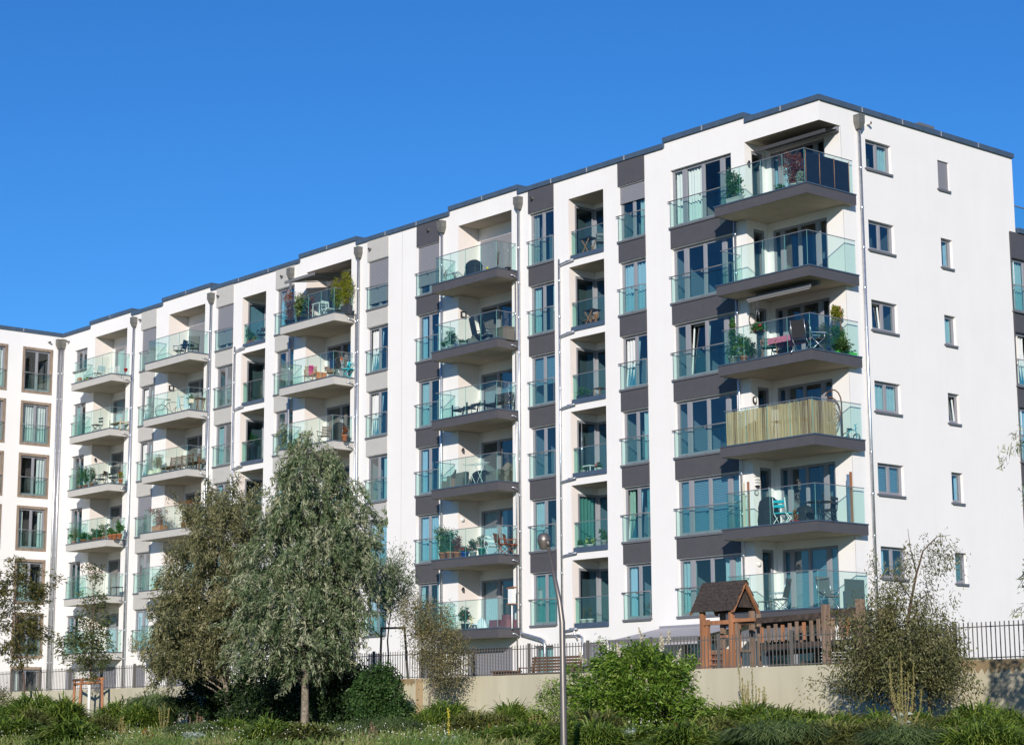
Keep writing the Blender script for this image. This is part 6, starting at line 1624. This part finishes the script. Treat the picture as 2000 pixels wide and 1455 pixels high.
# dark recess column
Yc = .75
def atc(px, Y, k): q = at(px, Y, k); return (q[0], Y, FH * k - .095)
table(atc(1150, .55, 6), .62, .5, .72, 'wooden folding table with dark top, top of the dark recess column', BLACKM, TEAK, 'x')
chair(atc(1176, .60, 6), .9, 'black folding chair beside the folding table, top of dark recess column', BLACKM, BLACKM, .85, 'bistro', w=.42)
table(atc(1156, .65, 5), .62, .5, .72, 'folding table with crossed wooden legs, fifth bay of dark recess column', BLACKM, TEAK, 'x')
chair(atc(1152, 1.05, 5), 0, 'striped wooden chair behind the folding table, fifth bay of dark recess column', TEAK, TEAK, .8, 'slatted', w=.42)
potted(atc(1140, .30, 4), .28, .16, DARKPOT, L_POT, .38, .55, .05, L_POT, 'long dark planter with herbs, fourth bay of dark recess column', 200, 'ball', 51, square=True, stem=False)
table(atc(1172, .7, 4), .4, .4, .45, 'small wooden stool table, fourth bay of dark recess column', BENCHM, TEAK)
table(atc(1150, .45, 3), .5, .3, .32, 'white metal plant shelf, third bay of dark recess column', WHITE, WHITE)
potted(atc(1138, .35, 3), .10, .15, WHITE, L_POT, .22, .3, .05, L_POT, 'white pot with green plant left of the shelf, third bay of dark recess column', 90, 'ball', 52, stem=False)
potted(atc(1170, .35, 3), .11, .15, WHITE, L_POT, .30, .36, .05, L_POT, 'leafy plant with red spots right of the shelf, third bay of dark recess column', 120, 'ball', 53, stem=False, flowers=F_RED, fn=3)
m = MB(); m.tube([(0, 0, 0), (0, 0, 2.1)], .018, n=8); m.tube([(0, 0, .6), (0, 0, 1.3)], .026, n=8); tag(m.build('tension_pole', STEEL, None, atc(1137, .25, 3)), 'thin grey telescopic pole, third bay of dark recess column', 'pole')
potted(atc(1134, .32, 2), .15, .12, WHITE, L_POT, .32, .34, .06, L_POT, 'white bowl with round green leaves, second bay of dark recess column', 130, 'ball', 54, stem=False)
potted(atc(1152, .36, 2), .15, .14, WHITE, L_POT, .30, .42, .06, L_POT, 'yellow green hydrangea in a white pot, second bay of dark recess column', 130, 'ball', 55, stem=False, flowers=F_LIME, fn=16)
potted(atc(1180, .45, 2), .13, .25, GREYPOT, L_POT, .55, .4, .06, L_POT, 'tall leafy plant in grey pot at right, second bay of dark recess column', 190, 'ball', 56)
potted(atc(1140, .35, 1), .14, .19, WHITE, L_MID, .55, .25, .03, L_MID, 'left white pot with fine dark foliage, lowest bay of dark recess column', 100, 'fan', 57)
potted(atc(1153, .35, 1), .14, .19, WHITE, L_MID, .55, .25, .03, L_MID, 'right white pot with fine dark foliage, lowest bay of dark recess column', 100, 'fan', 58)
# grey middle stack, behind the big tree
k = 6
potted(at(566, -.85, k), .24, .33, DARKPOT, L_RED, 1.35, .72, .05, L_RED, 'reddish photinia in a dark pot, left end of top grey middle balcony', 900, 'fan', 61)
potted(at(588, -.65, k), .20, .34, DARKPOT, L_YEL, 1.25, .72, .05, L_YEL, 'yellow and red leaved shrub second from left, top grey middle balcony', 900, 'ball', 62)
potted(at(588, -.92, k), .20, .32, DARKPOT, L_GRASSG, .80, .62, .16, L_GRASSG, 'grassy plant in a round dark pot, top grey middle balcony', 520, 'fan', 63, stem=False)
potted(at(605, -.50, k), .18, .30, DARKPOT, L_RED, 1.05, .55, .05, L_MID, 'darker shrub third from left, top grey middle balcony', 600, 'ball', 64)
table(at(624, -.75, k), .6, .45, .74, 'white metal bistro table, top grey middle balcony', WHITE, WHITE)
chair(at(641, -.55, k), 1.6, 'white folding bistro chair, top grey middle balcony', WHITE, WHITE, .88, 'bistro', w=.42)
potted(at(660, -.35, k), .24, .36, DARKPOT, L_YEL, 1.55, .72, .06, L_YEL, 'tall yellow green laurel left of the glass corner, top grey middle balcony', 900, 'ball', 65)
potted(at(677, -.45, k), .28, .40, DARKPOT, L_YEL, 1.65, .62, .06, L_YEL, 'tallest yellow green laurel at right end of top grey middle balcony', 900, 'ball', 66, square=True)
k = 5
chair(at(606, -.6, k), .9, 'wooden deck chair with magenta towel, fifth grey middle balcony', TEAK, TEAK, .95, 'slatted')
q = at(606, -.6, k); m = MB()
for i in range(6): z = .5 + i * .08; y = .21 + .22 * (z - .44); m.quad([(-.10, y - .012, z), (.12, y - .012, z), (.12, y + .008, z + .08), (-.10, y + .008, z + .08)])
tag(m.build('towel', MAGC, None, q, .9), 'magenta towel over the wooden deck chair back, fifth grey middle balcony', 'towel')
t = empty('footrest', at(623, -.72, k), 0, 'low lounger end under orange cloth, fifth grey middle balcony', 'footrest'); m = MB(); m.box(-.32, .25, -.24, .24, .38, .43); m.box(.2, .27, -.25, .25, .10, .42); m.build('cloth', ORANGEC, t); m = MB(); m.obox((-.25, -.2, 0), (-.15, -.2, .38), .03, .03); m.obox((.15, -.2, 0), (.05, -.2, .38), .03, .03); m.build('leg', TEAK, t)
chair(at(645, -.35, k), 1.2, 'small orange wooden chair beside the laundry, fifth grey middle balcony', TEAK, TEAK, .78, 'slatted', w=.38)
drying_rack(at(667, -.55, k), 'drying rack full of dark laundry, fifth grey middle balcony', STEEL, 1.2, clothes=((-.58, .42, .42, NAVY, 'navy blue garment on the drying rack, fifth grey middle balcony'), (-.10, .32, .50, BLACK, 'black garment on the drying rack, fifth grey middle balcony'), (.24, .12, .16, ORANGEC, 'small orange red garment on the drying rack, fifth grey middle balcony')))
chair(at(680, -.2, k), .3, 'turquoise camping chair at the right end, fifth grey middle balcony', TURQ, TURQ, .85, 'director', w=.5)
k = 4
chair(at(634, -.5, k), .5, 'brown wooden chair partly behind the tree top, fourth grey middle balcony', BENCHM, BENCHM, .95, 'slatted')
covered_grill(at(662, -.35, k), 'dark round grill behind the tree top, fourth grey middle balcony', .7, .98)
potted(at(673, -.7, k), .13, .25, TERRA, L_RED, .45, .35, .05, L_RED, 'reddish plant in a terracotta pot, fourth grey middle balcony', 130, 'ball', 67)
# grey recess column
potted(atc(486, .35, 6), .12, .20, TERRA, L_POT, .72, .34, .06, L_POT, 'leftmost red pot with a tall plant, top of grey recess column', 160, 'ball', 71)
potted(atc(494, .40, 6), .12, .22, TERRA, L_POT, .42, .32, .06, L_POT, 'second red pot with green plant, top of grey recess column', 120, 'ball', 72)
potted(atc(500, .38, 6), .12, .17, GREYPOT, L_YEL, .32, .32, .06, L_YEL, 'grey pot with bright green plant, top of grey recess column', 100, 'ball', 73, stem=False)
chair(atc(514, .6, 6), .6, 'black and pale folding chair, top of grey recess column', BLACK, BLACKM, .85, 'director', w=.45)
table(atc(508, .6, 3), .5, .5, .7, 'small wooden folding table, third bay of grey recess column', TEAK, TEAK, 'x')
potted(atc(492, .9, 4), .12, 1.1, DARKPOT, L_POT, .6, .6, .07, L_MID, 'leafy plant on a dark stand, fourth bay of grey recess column', 160, 'ball', 74, stem=False)
# left grey stack
k = 6
chair(at(351, -.55, k), -1.0, 'olive grey garden chair left of the small table, top left grey balcony', GREYF, BLACKM, .95, 'recliner', w=.48)
chair(at(377, -.35, k), .9, 'taller olive grey garden chair right of the small table, top left grey balcony', GREYF, BLACKM, 1.15, 'recliner', w=.52)
table(at(365, -.5, k), .5, .5, .68, 'small dark table between two olive grey chairs, top left grey balcony', NAVY, BLACKM)
k = 5
t = empty('bicycle', at(335, -.5, k), math.radians(60), 'bicycle leaning on fifth balcony of the left grey stack', 'bicycle')
for x in (-.5, .5): m = MB(); m.tube([(x + .32 * math.cos(a), 0, .34 + .32 * math.sin(a)) for a in [i * math.pi / 10 for i in range(21)]], .017, n=6, caps=False); m.build('wheel', BLACKM, t)
m = MB(); m.tube([(-.5, 0, .34), (-.15, 0, .8), (.38, 0, .8), (.5, 0, .34)], .016, n=6); m.tube([(-.15, 0, .8), (0, 0, .3), (.38, 0, .75)], .016, n=6); m.tube([(.36, 0, .8), (.34, 0, .98)], .013, n=6); m.tube([(.36, -.25, 1.0), (.34, .25, 1.0)], .012, n=6); m.build('frame', BLACKM, t); m = MB(); m.box(-.30, -.06, -.07, .07, .90, .95); m.build('saddle', BLACKM, t)
drying_rack(at(366, -.6, k), 'drying rack with white sheets, fifth balcony of left grey stack', WHITE, 1.3, clothes=((-.62, .26, .62, WHITEC, 'white towel at the left of the drying rack, fifth left grey balcony'), (.02, .62, .72, WHITEC, 'wide white sheet on the drying rack, fifth left grey balcony')))
t = empty('hanging_planter', tuple(Vector(at(370, -1.0, k)) + Vector((0, 0, .38))), 0, 'cream flower box with a green plant on the railing, fifth left grey balcony', 'planter'); m = MB(); m.box(-.2, .2, -.02, .12, 0, .2); m.build('box', CREAM, t); inst('foliage', bush_mesh('hp', .35, .45, 200, .06, L_POT, 81), t, (0, .05, .15))
t = table(at(391, -.2, k), .42, .42, .75, 'tall folding wooden stool, fifth balcony of left grey stack', BENCHM, TEAK, 'x')
k = 4
potted(at(296, -.85, k), .18, .32, CREAM, L_POT, .12, .2, .05, L_POT, 'left cream vase shaped pot, fourth left grey balcony', 60, 'ball', 82, ball=True, stem=False)
potted(at(308, -.75, k), .22, .38, CREAM, L_YEL, .75, .55, .05, L_YEL, 'cream pot with a bright green bush and pale flowers, fourth left grey balcony', 500, 'ball', 83, ball=True, flowers=F_PINK, fn=4)
bench_long(at(342, -.35, k), 2.1, 'long brown slatted bench, left and longer one on fourth left grey balcony', BENCHM, 1.0, 0, 4)
bench_long(at(385, -.30, k), 1.1, 'short brown slatted bench at the right end of fourth left grey balcony', BENCHM, .95, 0, 2)
k = 3
potted(at(311, -.78, k), .42, .34, TERRA, L_RED, .95, .95, .05, L_RED, 'rust red shrub in a long terracotta trough, third left grey balcony', 800, 'fan', 84, square=True)
potted(at(365, -.60, k), .30, .34, TERRA, L_ORNG, 1.1, 1.0, .05, L_ORNG, 'orange leaved shrub behind the tree top, third left grey balcony', 800, 'fan', 85, square=True)
potted(at(306, -.8, 2), .14, .16, YELL, L_POT, .25, .3, .05, L_POT, 'yellow pot with a small green plant, second left grey balcony', 90, 'ball', 86, stem=False)
# far left stack
k = 6
t = empty('planter_box', at(155, -.9, k), 0, 'grey flower box with small orange toy house, top far left balcony', 'planter'); m = MB(); m.box(-.3, .3, -.1, .1, 0, .16); m.build('box', GREYPOT, t); m = MB(); m.box(-.15, .2, -.08, .08, .17, .28); m.box(-.08, .14, -.07, .07, .28, .36); m.build('toy_house', TERRA, t)
potted(at(167, -.85, k), .10, .18, GREYPOT, L_YEL, .16, .2, .04, L_YEL, 'small pale pot left of the red pot, top far left balcony', 60, 'ball', 91, stem=False)
potted(at(171, -.8, k), .10, .2, YELL, L_POT, .2, .2, .04, L_POT, 'small yellow green pot, top far left balcony', 60, 'ball', 92, stem=False)
potted(at(179, -.85, k), .13, .2, REDP, L_POT, .05, .1, .03, L_POT, 'bright red pot, top far left balcony', 20, 'ball', 93, stem=False)
chair(at(192, -.6, k), -1.4, 'white garden chair, top far left balcony', WHITEC, WHITE, .78, 'recliner', w=.5)
t = empty('wire_border', at(221, -.95, k), 0, 'row of white looped wire edging, top far left balcony', 'wire edging')
for i in range(9):
    m = MB(); x = -.5 + i * .14; m.tube([(x - .06, 0, 0), (x - .06, 0, .30), (x, 0, .42), (x + .06, 0, .30), (x + .06, 0, 0)], .008, n=5); m.build('wire_loop', WHITE, t)
potted(at(246, -.9, k), .10, .16, REDP, L_POT, .05, .1, .03, L_POT, 'dark red pot at the right corner, top far left balcony', 20, 'ball', 94, stem=False)
k = 5
chair(at(190, -.8, k), .3, 'small black metal folding chair, fifth far left balcony', BLACKM, BLACKM, .55, 'bistro', w=.36)
bench_long(at(232, -.35, k), 1.1, 'pale wooden bench, fifth far left balcony', mat('pale_wood', (.50, .42, .30), .8), .5, 0, 1)
k = 4
for i, (px, lab) in enumerate([(156, 'leftmost'), (167, 'middle'), (178, 'right hand')]):
    potted(at(px, -.85, k), .13, .24, TERRA, L_POT, 1.10 - i * .08, .42, .05, L_POT, lab + ' tall bamboo in terracotta pot, fourth far left balcony', 420, 'ball', 95 + i)
chair(at(197, -.6, k), -.9, 'black director chair left of the table, fourth far left balcony', BLACK, BLACKM, .85, 'director')
chair(at(222, -.45, k), .8, 'taller black director chair right of the table, fourth far left balcony', BLACK, BLACKM, 1.05, 'director')
table(at(208, -.35, k), .7, .5, .72, 'small black table between the director chairs, fourth far left balcony', BLACK, BLACKM)
potted(at(236, -.75, k), .12, .20, TERRA, L_YEL, .5, .36, .05, L_YEL, 'terracotta pot with a yellow green plant, right end of fourth far left balcony', 160, 'ball', 98, flowers=F_RED, fn=2)
k = 3
for i, (px, r, h, ph, pw, sh, lab) in enumerate([(145, .17, .20, .75, .6, 'ball', 'leftmost terracotta pot with feathery plant'), (166, .26, .20, .45, .6, 'ball', 'wide terracotta bowl with leafy plant'), (178, .10, .14, .30, .3, 'ball', 'small terracotta pot fourth in the row'),
        (186, .16, .22, .5, .5, 'fan', 'terracotta pot with broad leaves left of centre'), (194, .14, .22, .45, .42, 'ball', 'terracotta pot at the centre of the row'), (205, .15, .24, .65, .6, 'fan', 'terracotta pot with the big drooping leaves'),
        (216, .15, .26, .4, .3, 'ball', 'terracotta pot with brownish plant'), (224, .15, .26, .2, .25, 'ball', 'nearly bare terracotta pot'), (234, .14, .26, .72, .45, 'ball', 'terracotta pot with the tall climbing plant')]):
    potted(at(px, -.85 + .05 * (i % 3), k), r, h, TERRA, L_POT, ph, pw, .075, L_POT, lab + ', third far left balcony', 260, sh, 100 + i)
t = table(at(228, -.6, 2), .7, .4, .45, 'low dark shelf, second far left balcony', BLACKM, BLACKM)
potted(at(166, -.8, 1), .14, .2, DARKPOT, L_MID, .45, .4, .05, L_MID, 'dark potted bush, lowest far left balcony', 160, 'ball', 120)
